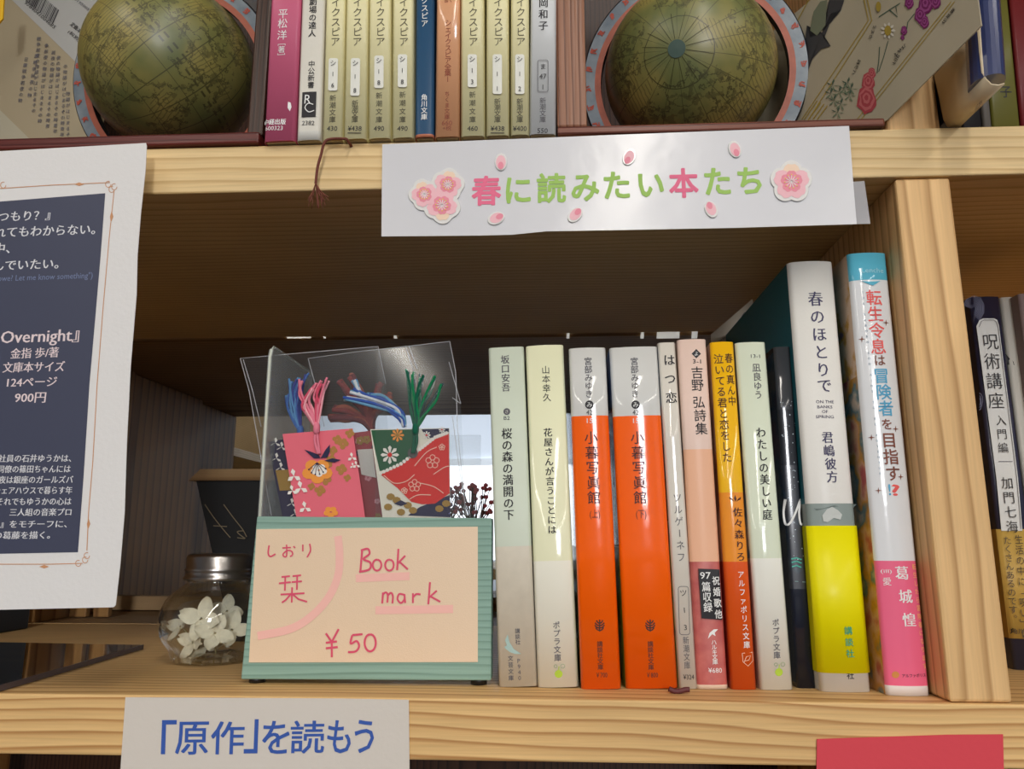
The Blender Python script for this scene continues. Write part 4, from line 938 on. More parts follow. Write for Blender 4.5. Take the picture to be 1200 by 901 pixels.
def R(t_, x0, x1, y, s_, m_=lt, tilt=-0.035, serif=True, bold=0.0): k.row({lt: 'text_lettering', pkt: 'heading_lettering', bl_: 'english_lettering'}[m_], m_, t_, (x0, y-tilt*(x1-x0)/2), (x1, y+tilt*(x1-x0)/2), s_, bold, serif)
R('つもり？』', -1, 59, 253, 13); R('れてもわからない。', -6, 112, 270.5, 13.5); R('中、', -6, 12, 291, 13.5); R('んでいたい。', -8, 69, 310, 13.5)
R('owe? Let me know something")', -2, 109, 324.5, 9.5, bl_, serif=False)
R('Overnight』', 2, 93, 393, 20, pkt); R('金指 歩/著', 13, 69, 413.5, 13, pkt); R('文庫本サイズ', 4, 76, 430, 13, pkt, -0.02); R('124ページ', 9, 67, 447.5, 13, pkt, -0.02); R('900円', 18, 54, 465.5, 14, pkt, -0.01)
for j, (t_, x1) in enumerate((('社員の石井ゆうかは、', 84), ('同僚の篠田ちゃんには', 83), ('夜は銀座のガールズバ', 86), ('シェアハウスで暮らす年', 85), ('それでもゆうかの心は', 84), ('三人組の音楽プロ', 84), ('ht』をモチーフに、', 79), ('の葛藤を描く。', 59))):
    y = (537, 549.5, 562, 574.5, 587.5, 600, 614, 627)[j]; x0 = (-1, -2, -1, -6, -3, 12, -8, -6)[j]; k.row('summary_lettering', lt, t_, (x0, y+0.2), (x1, y-0.2), 9.5, 0.0, True)
k.done(o)

# ------------------------------------------------------------------ banner on the upper board
M_LAM = mat('laminated_paper', (214, 214, 218), 0.4, coat=1.0, coatr=0.18, wob=0.15)
o, k = sheet('banner', 'long white laminated banner with pink and green title taped on the upper board', 'sign',
             [(447, 277), (560, 276), (600, 275), (640, 271), (700, 270), (860, 267), (1004, 262.5), (1000, 215), (995, 147.5), (720, 158), (448, 169)], -0.0022, M_LAM)
pinkb = col((236, 112, 146), 'ink'); grnb = col((160, 200, 96), 'ink')
for i, (ch, x, y) in enumerate((('春', 570, 223.5), ('に', 607, 222.5), ('読', 646, 220.5), ('み', 685.5, 219), ('た', 722.5, 217), ('い', 762, 216), ('本', 801, 214.5), ('た', 840.5, 212.5), ('ち', 879, 211.5))):
    k.col('title_lettering', pinkb if ch in '春本' else grnb, ch, (x, y), (x, y), 36, 0.98, 0.028)
k.done(o)
link('clear_film', MB().prism([atY(x, y, -0.0018) for x, y in ((1003, 262.5), (1020, 262), (1013, 212), (999, 213))], (0, 0.0003, 0)), hazy('laminate_film', (225, 225, 230), 0.35), o)
# sticker petals and blossoms: raised foam stickers
M_STK = mat('sticker_rim', (232, 230, 226), 0.3, coat=0.8)
pA = col((246, 192, 200), 'ink'); pB = col((238, 146, 164), 'ink'); pC = col((246, 216, 190), 'ink')
FB = Fr(Vector((0, -0.0024, 0)), (1, 0, 0), (0, 0, 1))
def petal_px(x, y, s_, a, k_=14):
    o_ = []
    for i in range(k_):
        t = i/k_*2*PI; r = s_*(1-0.30*math.cos(t))*0.72; px_, py_ = r*math.cos(t)*1.25, r*math.sin(t)*0.85
        o_.append((x+px_*math.cos(a)-py_*math.sin(a), y+px_*math.sin(a)+py_*math.cos(a)))
    return o_
for j, (x, y, a, lab) in enumerate(((587, 193, 1.6, 'pink petal sticker above the first pink character of the banner'), (584, 255, -0.4, 'pale pink petal sticker below the first pink character of the banner'), (676, 250, -0.8, 'pink petal sticker at the lower edge below the fourth banner character'),
                                (736, 187, 2.0, 'pink petal sticker at the top middle of the banner'), (862, 178, 1.2, 'pink petal sticker at the top of the banner near the right blossom'), (832, 243, -2.0, 'pink petal sticker at the bottom of the banner right of middle'))):
    o = thing('petal_sticker', tuple(atY(x, y, -0.0024)), lab, 'sticker', 'petal stickers on the banner')
    link('backing', MB().prism([atY(*p, -0.0024) for p in petal_px(x, y, 11.5, a)], (0, -0.0005, 0)), M_STK, o, bevel=0.0002)
    kk = Ink(FB); kk.poly('petal', pA, petal_px(x, y, 9, a), n=0.0006); kk.poly('petal', pB, petal_px(x+3*math.cos(a), y+3*math.sin(a), 5, a), n=0.00065); kk.done(o)
def blossom(kk, x, y, r, ph, tint=None):
    for i in range(5):
        a = ph+i*2*PI/5; cx_, cy_ = x+r*0.56*math.cos(a), y+r*0.56*math.sin(a)
        pts = []
        for q in range(14):
            t = q/14*2*PI; rr_ = r*0.47*(1-0.16*(1 if q == 0 else 0)); pts.append((cx_+rr_*math.cos(t+a), cy_+rr_*math.sin(t+a)))
        kk.poly('petals', (tint if tint and i == 0 else pA), pts, n=0.0006+i*0.00001)
        pts = [(x+(p[0]-x)*0.62, y+(p[1]-y)*0.62) for p in pts]; kk.poly('petals', pB, pts, n=0.00068)
    for i in range(11):
        a = i*2*PI/11+ph; kk.line('stamens', WHT, [(x+r*0.08*math.cos(a), y+r*0.08*math.sin(a)), (x+r*0.36*math.cos(a), y+r*0.36*math.sin(a))], 0.8, n=0.0008); kk.disc('stamens', col((240, 200, 90), 'ink'), x+r*0.38*math.cos(a), y+r*0.38*math.sin(a), 0.9, n=0.00085, k=6)
def outline(cs, grow):
    # outer border of a cluster of blossoms
    xm = sum(c[0] for c in cs)/len(cs); ym = sum(c[1] for c in cs)/len(cs); pts = []
    for i in range(60):
        t = i/60*2*PI; best = 0
        for x, y, r, ph in cs:
            for q in range(5):
                a = ph+q*2*PI/5; cx_, cy_ = x+r*0.56*math.cos(a), y+r*0.56*math.sin(a); R_ = r*0.47+grow
                dx, dy = cx_-xm, cy_-ym; b_ = dx*math.cos(t)+dy*math.sin(t); d2 = dx*dx+dy*dy-b_*b_
                if d2 < R_*R_ and b_+math.sqrt(R_*R_-d2) > best: best = b_+math.sqrt(R_*R_-d2)
        pts.append((xm+best*math.cos(t), ym+best*math.sin(t)))
    return pts
for lab, cs in (('cluster of three pink cherry blossoms, sticker at the left of the banner', [(525, 217, 16, -1.4), (497.5, 228.5, 15, -1.9), (518, 241, 18, 1.5)]), ('single large pink cherry blossom sticker at the right of the banner', [(927, 213.5, 21, -1.57)])):
    x, y = cs[0][:2]; o = thing('blossom_sticker', tuple(atY(x, y, -0.0024)), lab, 'sticker')
    link('backing', MB().prism([atY(*p, -0.0024) for p in outline(cs, 3.5)], (0, -0.0005, 0)), M_STK, o, bevel=0.0002)
    kk = Ink(FB)
    for c_ in cs: blossom(kk, *c_, tint=pC)
    kk.done(o)

# ------------------------------------------------------------------ paper signs on the lower board
M_CARD = mat('cream_card', (216, 208, 198), 0.6, bump=0.15, bscale=400)
o, k = sheet('paper_sign', 'white paper sign with blue lettering stuck on the lower board at left', 'sign', [(137, 960), (480.5, 960), (479, 820), (400, 818.5), (147, 817)], -0.0008, M_CARD)
bl2 = col((58, 92, 172), 'ink')
for ch, x0, x1 in (('「', 190, 206), ('原', 206.5, 244), ('作', 248, 286), ('」', 287, 302), ('を', 308, 339), ('読', 341, 380), ('も', 384, 411), ('う', 416, 438)):
    vs, fs = glyph(ch); xs = [a for a, _ in vs]; m0, m1 = min(xs), max(xs)
    yv = [b_ for _, b_ in vs]; n0, n1 = min(yv), max(yv)
    ya, yb2 = (844, 883) if ch in '「」' else (846, 884)
    for ox, oy in ((-.012, -.008), (.012, -.008), (-.012, .008), (.012, .008)):
      out = []
      for a, b_ in vs:
        a += ox; b_ += oy
        t = (a-m0)/(m1-m0); s2 = (b_-n0)/(n1-n0); X_ = x0+(x1-x0)*t+(s2-0.5)*1.5; out.append(k.fr.uv(X_, yb2-(yb2-ya)*s2-(X_-200)*0.010))
      k.put('blue_lettering', bl2, out, fs, 0.00015)
k.done(o)
o, k = sheet('red_card', 'plain coral red paper card stuck on the lower board at right', 'card', [(956, 960), (1178, 960), (1175.5, 860.5), (1110, 861), (957.5, 866)], -0.0008, mat('coral_card', (216, 66, 78), 0.7, bump=0.1, bscale=400))

# ------------------------------------------------------------------ bookmark sign
YSG = 0.0255
ZS0 = atY(283, 797, YSG).z
S = lambda x, y: atY(x, y, YSG)
o = thing('bookmark_sign', tuple(S(430, 797)), 'green painted wooden sign block with a handwritten pink bookmark price card', 'sign')
blk = wood('green_painted_wood', (146, 180, 166), (118, 152, 138), 'X', 0.003, (0.02, 0.05), rough=0.5, fine=0.35)
link('block', MB().prism([S(282, 796), S(575.5, 797.5), S(576.5, 607), S(301, 605)], (0, 0.009, 0)), blk, o, bevel=0.0006)
link('card', MB().prism([S(292, 776), S(560, 775.5), S(560, 617), S(301, 620)], (0, -0.0004, 0)), mat('peach_card', (236, 208, 176), 0.45, coat=0.7, coatr=0.25, bump=0.12, bscale=1800), o)
k = Ink(Fr(Vector((0, YSG-0.0004, 0)), (1, 0, 0), (0, 0, 1)))
pp = col((222, 82, 112), 'ink'); pale = col((246, 190, 178), 'ink')
k.line('highlighter_arc', pale, curve_pts([(396, 628), (398, 650), (396, 675), (385, 700), (365, 722), (340, 737), (302, 745)]), 9, n=0.0001)
k.line('highlighter_line', pale, [(417, 677.5), (480, 675)], 9, n=0.0001); k.line('highlighter_line', pale, [(440, 715), (531, 713.5)], 9, n=0.0001)
def st_(pts, w_=2.3, smooth=True): k.line('handwriting', pp, curve_pts(pts, 5) if smooth and len(pts) > 2 else pts, w_, n=0.0002)
st_([(315.5, 639), (314.5, 648), (317, 652), (323, 649)], 1.8)
st_([(331, 642), (341, 641.5)], 1.6); st_([(336, 638), (336, 651), (333, 652), (332, 649), (337, 645), (342, 646), (343, 650), (340, 652)], 1.6); st_([(344, 640), (346, 642)], 1.6)
st_([(355, 638), (355, 646)], 1.7); st_([(363, 637), (364, 645), (360, 653)], 1.7)
# the large character of the card
for p in ([(330, 676), (340, 675)], [(327, 683.5), (341, 682)], [(334.5, 676), (334, 692)], [(343, 675), (353, 674)], [(342, 682), (354, 681)], [(348.5, 675), (348, 691)], [(329, 696.5), (357, 695)], [(342.5, 688), (342, 706)], [(341, 696), (335, 703), (330.5, 706)], [(343, 696), (350, 702), (360, 705)]): st_(p, 2.0, False)
st_([(424.5, 645), (422.5, 669)], 2.4); st_([(423, 645), (431, 643), (433, 649), (426, 655), (434, 659), (433, 667), (421, 670)], 2.4)
for cx_ in (442, 456.5): st_([(cx_+5*math.cos(a), 662+6.5*math.sin(a)) for a in [-1.4+i*2*PI/10 for i in range(11)]], 2.2)
st_([(467, 643), (465.5, 668)], 2.3, False); st_([(475, 651), (466.5, 660)], 2.2, False); st_([(468, 658), (478, 667)], 2.2, False)
st_([(449, 694), (448, 707)], 2.3, False); st_([(448.5, 697), (452, 694), (454.5, 697), (454, 706)], 2.2); st_([(454.5, 698), (458, 694.5), (460.5, 698), (460, 707)], 2.2)
st_([(474, 697), (468, 696), (466, 702), (470, 706.5), (474, 702), (474, 696), (475, 706.5)], 2.2)
st_([(484, 695), (484, 706.5)], 2.2, False); st_([(484, 700), (488, 696), (493, 696.5)], 2.2)
st_([(504, 682), (502, 708)], 2.3, False); st_([(512, 692), (503, 700)], 2.2, False); st_([(505, 699), (516, 705)], 2.2, False)
for p in ([(382, 742), (389, 752)], [(397, 737), (389, 752), (389, 770)], [(382, 753), (395, 751.5)], [(382, 759.5), (396, 758)]): st_(p, 2.4, False)
st_([(425, 743), (413, 744)], 2.4, False); st_([(413, 744), (411, 754), (418, 751), (421, 757), (417, 763), (408, 764)], 2.4)
st_([(434+6.5*math.cos(a), 753+10*math.sin(a)) for a in [-1.6+i*2*PI/12 for i in range(13)]], 2.4)
k.done(o)
for x in (297, 560):
    f_ = S(x, 797); link('rubber_foot', MB().lathe((f_.x, YSG+0.0045, 0.0002), [(0.0001, 0), (0.0035, 0), (0.0035, f_.z+0.0008), (0.0001, f_.z+0.0008)], 20), mat('rubber', (20, 20, 22), 0.4), o)

# ------------------------------------------------------------------ acrylic stand, sleeves and bookmarks
DYS = 0.0095
M_ACR = hazy('acrylic_clear', (200, 205, 205), 0.05, 0.03); M_ACRS = hazy('acrylic_side', (196, 202, 202), 0.34, 0.05); M_EDGE = hazy('acrylic_edge_glint', (235, 240, 225), 0.75, 0.2)  # side haze carries a grey reflection, edge colour carries its bright glint
M_SLV = hazy('sleeve_film', (225, 227, 230), 0.014, 0.10); M_SEAM = hazy('sleeve_seam', (240, 240, 244), 0.38, 0.2)
a0 = atY(302, 603, 0.039); a1 = atY(315, 405, 0.039); xs_ = (a0.x+a1.x)/2; zt = a1.z
o = thing('acrylic_stand', (xs_, 0.03, 0), 'clear acrylic display stand behind the green sign with a bright edge', 'display stand')
sidep = [Vector((xs_, 0.039, 0.0003)), Vector((xs_, 0.039, zt-0.006)), Vector((xs_, 0.0398, zt-0.002)), Vector((xs_, 0.043, zt)), Vector((xs_, 0.103, zt)), Vector((xs_, 0.103, 0.0003))]
link('side_panel', MB().prism(sidep, (0.0022, 0, 0)), M_ACRS, o)
link('edge_glint', MB().tube([sidep[0]+Vector((0.0011, -0.0002, 0)), sidep[1]+Vector((0.0011, -0.0002, 0)), sidep[2]+Vector((0.0011, 0, 0)), sidep[3]+Vector((0.0011, 0, 0.0002)), sidep[4]+Vector((0.0011, 0, 0.0002))], 0.0007), M_EDGE, o)  # pale tube paints in the light line along the panel's edge
xr2 = atY(548, 603, 0.039).x
link('back_panel', MB().box(xs_+0.0022, xr2, 0.101, 0.103, 0.0003, 0.118), M_ACR, o)
link('base_plate', MB().box(xs_+0.0022, xr2, 0.039, 0.101, 0.0003, 0.0023), M_ACR, o)

def washi(k, pts, n, cs, seed, dens=26):
    """scattered printed blossoms inside a pixel polygon's bounds"""
    rr_ = random.Random(seed); xs = [p[0] for p in pts]; ys = [p[1] for p in pts]
    def inside(x, y):
        c_ = False
        for i in range(len(pts)):
            x1, y1 = pts[i]; x2, y2 = pts[i-1]
            if (y1 > y) != (y2 > y) and x < (x2-x1)*(y-y1)/(y2-y1)+x1: c_ = not c_
        return c_
    for i in range(dens):
        x, y = rr_.uniform(min(xs), max(xs)), rr_.uniform(min(ys), max(ys))
        if not all(inside(x+dx, y+dy) for dx, dy in ((6, 0), (-6, 0), (0, 6), (0, -6))): continue
        c_ = cs[i % len(cs)]; r = rr_.uniform(3, 5.5)
        for q in range(5):
            a = rr_.random()*0.3+q*2*PI/5; k.disc('printed_pattern', c_, x+r*0.55*math.cos(a), y+r*0.55*math.sin(a), r*0.42, n=n+i*0.000002, k=8)
def card(label, pts, Y, base, th=0.0006, ys=None):
    Y = Y+DYS
    P = [atY(x, y, Y) for x, y in pts]
    o_ = thing('bookmark', tuple(min(P, key=lambda q: q.z)), label, 'bookmark', 'washi paper bookmarks in clear sleeves')
    link('card', MB().prism(P, (0, th, 0)), base, o_)
    return o_, Ink(Fr(Vector((0, Y, 0)), (1, 0, 0), (0, 0, 1)))
cw = col((236, 230, 222), 'ink'); cgold = col((158, 122, 50), 'ink'); cnavy = col((34, 30, 66), 'ink'); cor2 = col((236, 150, 60), 'ink'); cred = col((214, 34, 26), 'ink'); cgr = col((24, 84, 50), 'ink'); cpk = col((226, 150, 160), 'ink'); cyel = col((240, 200, 90), 'ink')
# navy card
pn = [(314, 517), (333, 513.5), (352, 604), (336, 640), (334, 640)]
o1, k1 = card('narrow navy bookmark with white blossoms at the left inside the stand', [(313.5, 517.5), (345, 513), (366, 640), (338, 640)], 0.040, col((36, 30, 62)))
for x, y in ((323, 519), (330, 524), (324, 537), (329, 548), (342, 590), (346, 602)):
    for q in range(3):
        a = 0.6+q*2.1; k1.poly('printed_pattern', cw, [(x, y), (x+4*math.cos(a)-2*math.sin(a), y+4*math.sin(a)+1), (x+6.5*math.cos(a), y+6.5*math.sin(a)), (x+4*math.cos(a)+2*math.sin(a), y+4*math.sin(a)-1)])
k1.poly('printed_pattern', cgold, [(323, 551), (340, 550), (345, 574), (328, 575)]); k1.done(o1)
# pink card
pk_pts = [(331, 508.5), (413, 502), (427.5, 604), (431, 640), (352, 640), (347, 604)]
o2, k2 = card('pink washi bookmark with a golden blossom and pink tassel', pk_pts, 0.036, col((226, 104, 120)))
for x, y, r in ((395, 515, 5), (402, 520, 6), (390, 528, 5), (384, 545, 5), (400, 550, 6), (407, 560, 4), (382, 562, 6), (375, 575, 6), (410, 508, 5), (365, 570, 4), (388, 538, 5)): 
    for q in range(4): k2.disc('printed_pattern', col((170, 120, 60), 'ink'), x+r*0.6*math.cos(q*1.7), y+r*0.6*math.sin(q*1.7), r*0.55, n=0.0001, k=7)
for x, y, r, c_ in ((372, 552, 19, cor2), (372, 552, 15, cyel), (374, 551, 10, cw), (388, 600, 9, cor2)):
    for q in range(5):
        a = 0.3+q*2*PI/5; k2.disc('printed_pattern', c_, x+r*0.55*math.cos(a), y+r*0.42*math.sin(a), r*0.42, n=0.00015+0.00002*(20-r), k=10, ry=r*0.36)
for i in range(6):
    a = 0.4+i*0.45; k2.line('printed_pattern', cnavy, [(372, 542), (372+11*math.cos(a), 545+11*math.sin(a))], 0.7, n=0.0006); k2.disc('printed_pattern', cnavy, 372+11*math.cos(a), 545+11*math.sin(a), 1, n=0.0006, k=6)
for p in ([(376, 537), (368, 537), (357, 527), (364, 529), (374, 533)], [(376, 537), (382, 527), (387, 521), (387, 529), (384, 536)], [(380, 540), (390, 537), (400, 539), (392, 542)]): k2.poly('printed_pattern', cnavy, p, n=0.0006)
for x, y, s_ in ((345, 558, 9), (353, 572, 9), (358, 595, 8), (413, 536, 6), (418, 545, 5), (414, 546, 4), (343, 575, 7)):
    for q in range(3):
        a = 0.5+q*2.0; k2.poly('printed_pattern', cw, [(x, y), (x+s_*.6*math.cos(a)-s_*.3*math.sin(a), y+s_*.6*math.sin(a)+s_*.3*math.cos(a)), (x+s_*math.cos(a), y+s_*math.sin(a)), (x+s_*.6*math.cos(a)+s_*.3*math.sin(a), y+s_*.6*math.sin(a)-s_*.3*math.cos(a))], n=0.0006)
k2.done(o2)
# red patterned card between
o3, k3 = card('dark red patterned bookmark between the pink and the green one', [(408, 508), (446, 503), (452, 560), (452, 640), (428, 640)], 0.046, col((168, 58, 66)))
washi(k3, [(410, 508), (446, 503), (452, 640), (428, 640)], 0.0002, [cpk, cred, cgold, cnavy], 4, 40)
k3.poly('white_square', cw, [(419, 527), (437, 526), (441, 560), (424, 556)], n=0.0006); k3.done(o3)
# green, red and navy card
gp = [(434, 503), (526.5, 501.5), (527, 560), (528, 640), (446, 640), (448, 604)]
o4, k4 = card('green and red washi bookmark with white blossoms and a green tassel', gp, 0.034, col((226, 220, 206)))
k4.poly('printed_pattern', cgr, [(435, 504), (487, 503), (486, 540), (468, 548), (445, 552), (440, 530)], n=0.00012)
zig = []
top = [(446, 556), (470, 545), (492, 528), (510, 514), (526, 508)]; bot = [(527, 578), (510, 590), (495, 591), (482, 588), (466, 572)]
k4.poly('printed_pattern', cred, top+bot, n=0.0002)
for i in range(len(top)-1):
    for j in range(6):
        t = j/6; x = top[i][0]+(top[i+1][0]-top[i][0])*t; y = top[i][1]+(top[i+1][1]-top[i][1])*t; k4.disc('printed_pattern', cw, x, y-1.5, 2.2, n=0.00025, k=8)
k4.poly('printed_pattern', cnavy, [(494, 503), (526, 502), (526, 506), (512, 512), (500, 514)], n=0.00013)
k4.poly('printed_pattern', cnavy, [(478, 604), (492, 594), (527, 580), (528, 606)], n=0.00013)
for x, y, r, c_ in ((457, 533, 11, cw), (466, 510, 8, cor2), (500, 510, 5, cw), (518, 503.5, 4, cw)):
    for q in range(8):
        a = q*2*PI/8; k4.poly('printed_pattern', c_, [(x, y), (x+r*.8*math.cos(a-.25), y+r*.8*math.sin(a-.25)), (x+r*math.cos(a), y+r*math.sin(a)), (x+r*.8*math.cos(a+.25), y+r*.8*math.sin(a+.25))], n=0.0003)
    k4.disc('printed_pattern', cred if c_ is cw else cgold, x, y, r*0.25, n=0.0004, k=10)
for x, y, r in ((507, 541, 9), (486, 569, 8), (518, 524, 4), (474, 575, 4)):
    for q in range(5):
        a = -1.57+q*2*PI/5; k4.line('printed_pattern', col((240, 190, 170), 'ink'), [(x+r*.55*math.cos(a)+r*.36*math.cos(b_), y+r*.55*math.sin(a)+r*.36*math.sin(b_)) for b_ in [i*PI/4 for i in range(9)]], 0.9, n=0.00035)
for p in ([(486, 546), (500, 530), (512, 524)], [(508, 556), (520, 548), (527, 546)], [(450, 557), (462, 566), (476, 564), (486, 556)], [(492, 566), (508, 570), (520, 578)], [(480, 585), (490, 580), (505, 580)]): k4.line('printed_pattern', col((240, 200, 180), 'ink'), curve_pts(p), 0.9, n=0.00035)
for x, y in ((458, 582), (465, 586), (455, 594), (478, 592), (484, 598), (470, 600), (515, 596), (523, 590)): k4.disc('printed_pattern', cgold, x, y, 5, n=0.0003, k=9, ry=4)
k4.poly('printed_pattern', cnavy, [(462, 590), (470, 586), (478, 590), (470, 593)], n=0.00035)
k4.done(o4)
M_HOLE = mat('eyelet_grey', (70, 66, 62), 0.4)
kh = Ink(Fr(Vector((0, 0.034+DYS, 0)), (1, 0, 0), (0, 0, 1))); kh.disc('eyelet', M_HOLE, 484, 531, 6, n=0.0007); kh.done(o4)

def tassel(parent, base, ends, Y, cols_, r=0.00058, jitter=2.6, seed=1, knot=True, copies=5, dy=0.002, loop=None):
    Y = Y+DYS
    rr_ = random.Random(seed); mb = MB(); ms = []
    for i, e in enumerate(ends):
        for c_ in range(copies):
            m_ = cols_[(i+c_) % len(cols_)]
            if m_ not in ms: ms.append(m_)
            bx, by = base; ex, ey = e[-1]; pts = [(bx+rr_.uniform(-1, 1), by)]
            for q in e: pts.append((q[0]+rr_.uniform(-jitter, jitter), q[1]+rr_.uniform(-jitter, jitter)))
            p2 = curve_pts(pts, 5); yy = Y+rr_.uniform(-dy, dy)
            mb.tube([atY(x, y, Y+(yy-Y)*j/len(p2)) for j, (x, y) in enumerate(p2)], r, 6, ms.index(m_))
    link('tassel', mb, ms, parent)
    if knot:
        P = atY(*base, Y); link('tassel_knot', MB().tube([P+Vector((0, 0, 0.0030)), P+Vector((0, 0, 0.0018)), P, P-Vector((0, 0, 0.0018)), P-Vector((0, 0, 0.0028))], 0.0017, 12, 0, (0.6, 0.9, 1.0, 0.9, 0.6)), cols_[0], parent)
    if loop:
        mb = MB()
        for dx in (-2, 1.5): mb.tube([atY(x, y, Y) for x, y in curve_pts([(base[0]+dx*0.4, base[1]), (base[0]+dx, (base[1]+loop[1])/2), (loop[0]+dx*0.5, loop[1])])], r*1.2, 6)
        link('cord', mb, cols_[0], parent)
Yk = lambda c_: col(c_, 'yarn')
tassel(o2, (371, 502), [[(362, 485), (353, 462), (353, 445)], [(366, 482), (360, 466), (371, 450)], [(372, 480), (370, 462), (378, 448)], [(374, 482), (378, 462), (383, 444)], [(363, 490), (356, 475), (366, 455)]], 0.0345, [Yk((228, 130, 150)), Yk((240, 170, 180)), Yk((214, 84, 110))], seed=2, loop=(374, 532))
tassel(o1, (352, 506), [[(346, 490), (340, 468), (341, 446)], [(348, 485), (345, 462), (350, 443)], [(350, 480), (352, 458), (360, 438)], [(345, 492), (338, 478), (337, 464)]], 0.041, [Yk((70, 110, 180)), Yk((96, 150, 200)), Yk((60, 70, 150))], seed=3)
tassel(o4, (487, 503), [[(483, 480), (480, 455), (478, 434)], [(488, 480), (484, 455), (484, 437)], [(490, 476), (492, 455), (494, 440)], [(494, 480), (502, 460), (508, 442)], [(496, 488), (508, 470), (519, 448)], [(490, 490), (488, 470), (490, 455)]], 0.033, [Yk((20, 96, 72)), Yk((16, 130, 80)), Yk((30, 62, 66))], r=0.00062, seed=4, loop=(484, 531))
tassel(o3, (474, 500), [[(468, 482), (445, 470), (412, 458)], [(460, 478), (430, 468), (415, 447)], [(468, 488), (440, 474), (404, 468)], [(470, 484), (450, 466), (432, 462)]], 0.040, [Yk((50, 90, 180)), Yk((110, 170, 210)), Yk((226, 230, 236))], r=0.0008, seed=5, knot=False)
tassel(o3, (436, 505), [[(425, 480), (410, 462), (398, 446)], [(430, 480), (420, 460), (412, 440)], [(436, 482), (440, 465), (445, 450)], [(436, 488), (448, 476), (456, 462)], [(430, 490), (410, 480), (392, 478)], [(426, 492), (404, 490), (386, 490)]], 0.060, [Yk((150, 60, 60)), Yk((170, 90, 70)), Yk((120, 50, 56))], r=0.0014, jitter=3, seed=6, knot=False)
# cellophane sleeves
def sleeve(label, px, Y, seams):
    Y = Y+DYS
    P = [atY(x, y, Y) for x, y in px]
    o_ = thing('clear_sleeve', tuple(min(P, key=lambda q: q.z)), label, 'sleeve', 'clear cellophane sleeves of bookmarks')
    link('film', MB().prism(P, (0, 0.00008, 0)), M_SLV, o_)
    for s_ in seams: link('seam', MB().tube([atY(x, y, Y-0.0002) for x, y in s_], 0.00022, 5), M_SEAM, o_)
sleeve('clear cellophane sleeve flaring furthest left beyond the acrylic edge', [(281.5, 420), (443, 406), (450, 440), (462, 604), (462, 640), (318, 640), (316, 604), (303, 520), (292, 458)], 0.038,
       [[(281.5, 420), (360, 413), (443, 406)], [(281.5, 420), (292, 458), (303, 520), (318, 604)], [(443, 406), (447, 425), (452, 450)], [(285, 421), (296, 458), (306, 500)]])
sleeve('clear cellophane sleeve in the middle, behind the pink tassel', [(361, 420), (470, 407), (481, 420), (500, 604), (500, 640), (350, 640), (352, 604)], 0.0425,
       [[(361, 420), (420, 412), (474, 406)], [(361, 420), (372, 460), (380, 500)], [(475, 405), (484, 432), (488, 450)], [(479, 405), (489, 432)]])
sleeve('clear cellophane sleeve flaring to the right above the green tassel', [(443, 410), (526.5, 400), (533, 430), (540, 473), (543, 540), (547, 604), (548, 640), (440, 640), (440, 500)], 0.0318,
       [[(443, 410), (527, 400)], [(527, 400), (534, 436), (536, 500), (546, 604)], [(526, 424), (540, 473)], [(540, 473), (530, 466)], [(530, 487), (537, 540), (547, 604)]])

# ------------------------------------------------------------------ glass jar of dried flowers
jc = atY(252, 735, 0.088); jx = jc.x; R_ = (jc-atY(190, 735, 0.088)).x*0.985; jz = 0.0003; jy = 0.088
lid_t = atY(252, 649, jy-0.01).z; lid_b = atY(252, 681, jy-0.018).z; rl = (atY(252, 670, jy)-atY(214, 670, jy)).x
o = thing('glass_jar', (jx, jy, 0), 'small round glass jar with a metal screw lid beside the green sign', 'jar')
hgt = lid_b
outer = [(0.0001, jz+0.0022), (R_*0.45, jz+0.0016), (R_*0.62, jz), (R_*0.72, jz+0.0010)]
for i in range(1, 15):
    t = i/15*PI; rr_ = R_*(math.sin(t)**0.75); zz = jz+(hgt-jz)*(1-math.cos(t))/2
    if rr_ > R_*0.72 or i > 7: outer.append((max(rr_, rl*0.86), zz))
outer.append((rl*0.86, hgt+0.006))
th = 0.0016
inner = [(max(r-th, 0.0001), z+(th*1.6 if i < 3 else 0)) for i, (r, z) in enumerate(outer)]
prof = outer+[(outer[-1][0]-th, outer[-1][1])]+inner[::-1][1:]
M_GLS = clear('jar_glass', (0.965, 0.98, 0.975), 0.03, 0.015, 1.0)
M_GLS.node_tree.nodes['Math'].inputs[1].default_value = 2.6
link('glass_body', MB().lathe((jx, jy, 0), prof, 64), M_GLS, o)
M_TIN = mat('brushed_tin', (176, 172, 168), 0.28, metal=1.0, bump=0.1, bscale=500)
lp = [(0.0001, lid_t-0.0002), (rl-0.0035, lid_t), (rl-0.0018, lid_t-0.0006), (rl-0.0010, lid_t-0.002), (rl-0.0012, lid_b+0.0060), (rl-0.0004, lid_b+0.0052), (rl-0.0010, lid_b+0.0044), (rl-0.0008, lid_b+0.0022), (rl, lid_b+0.0014), (rl, lid_b+0.0002), (rl-0.001, lid_b), (rl-0.0016, lid_b+0.0004), (rl-0.0016, lid_t-0.0014), (0.0001, lid_t-0.0012)]
link('lid', MB().lathe((jx, jy, 0), lp, 64), M_TIN, o)
M_PET = mat('dried_petal', (240, 230, 206), 0.7, vary=0.10, vscale=300); M_STM = mat('dried_stem', (206, 190, 140), 0.7)
rr = random.Random(11)
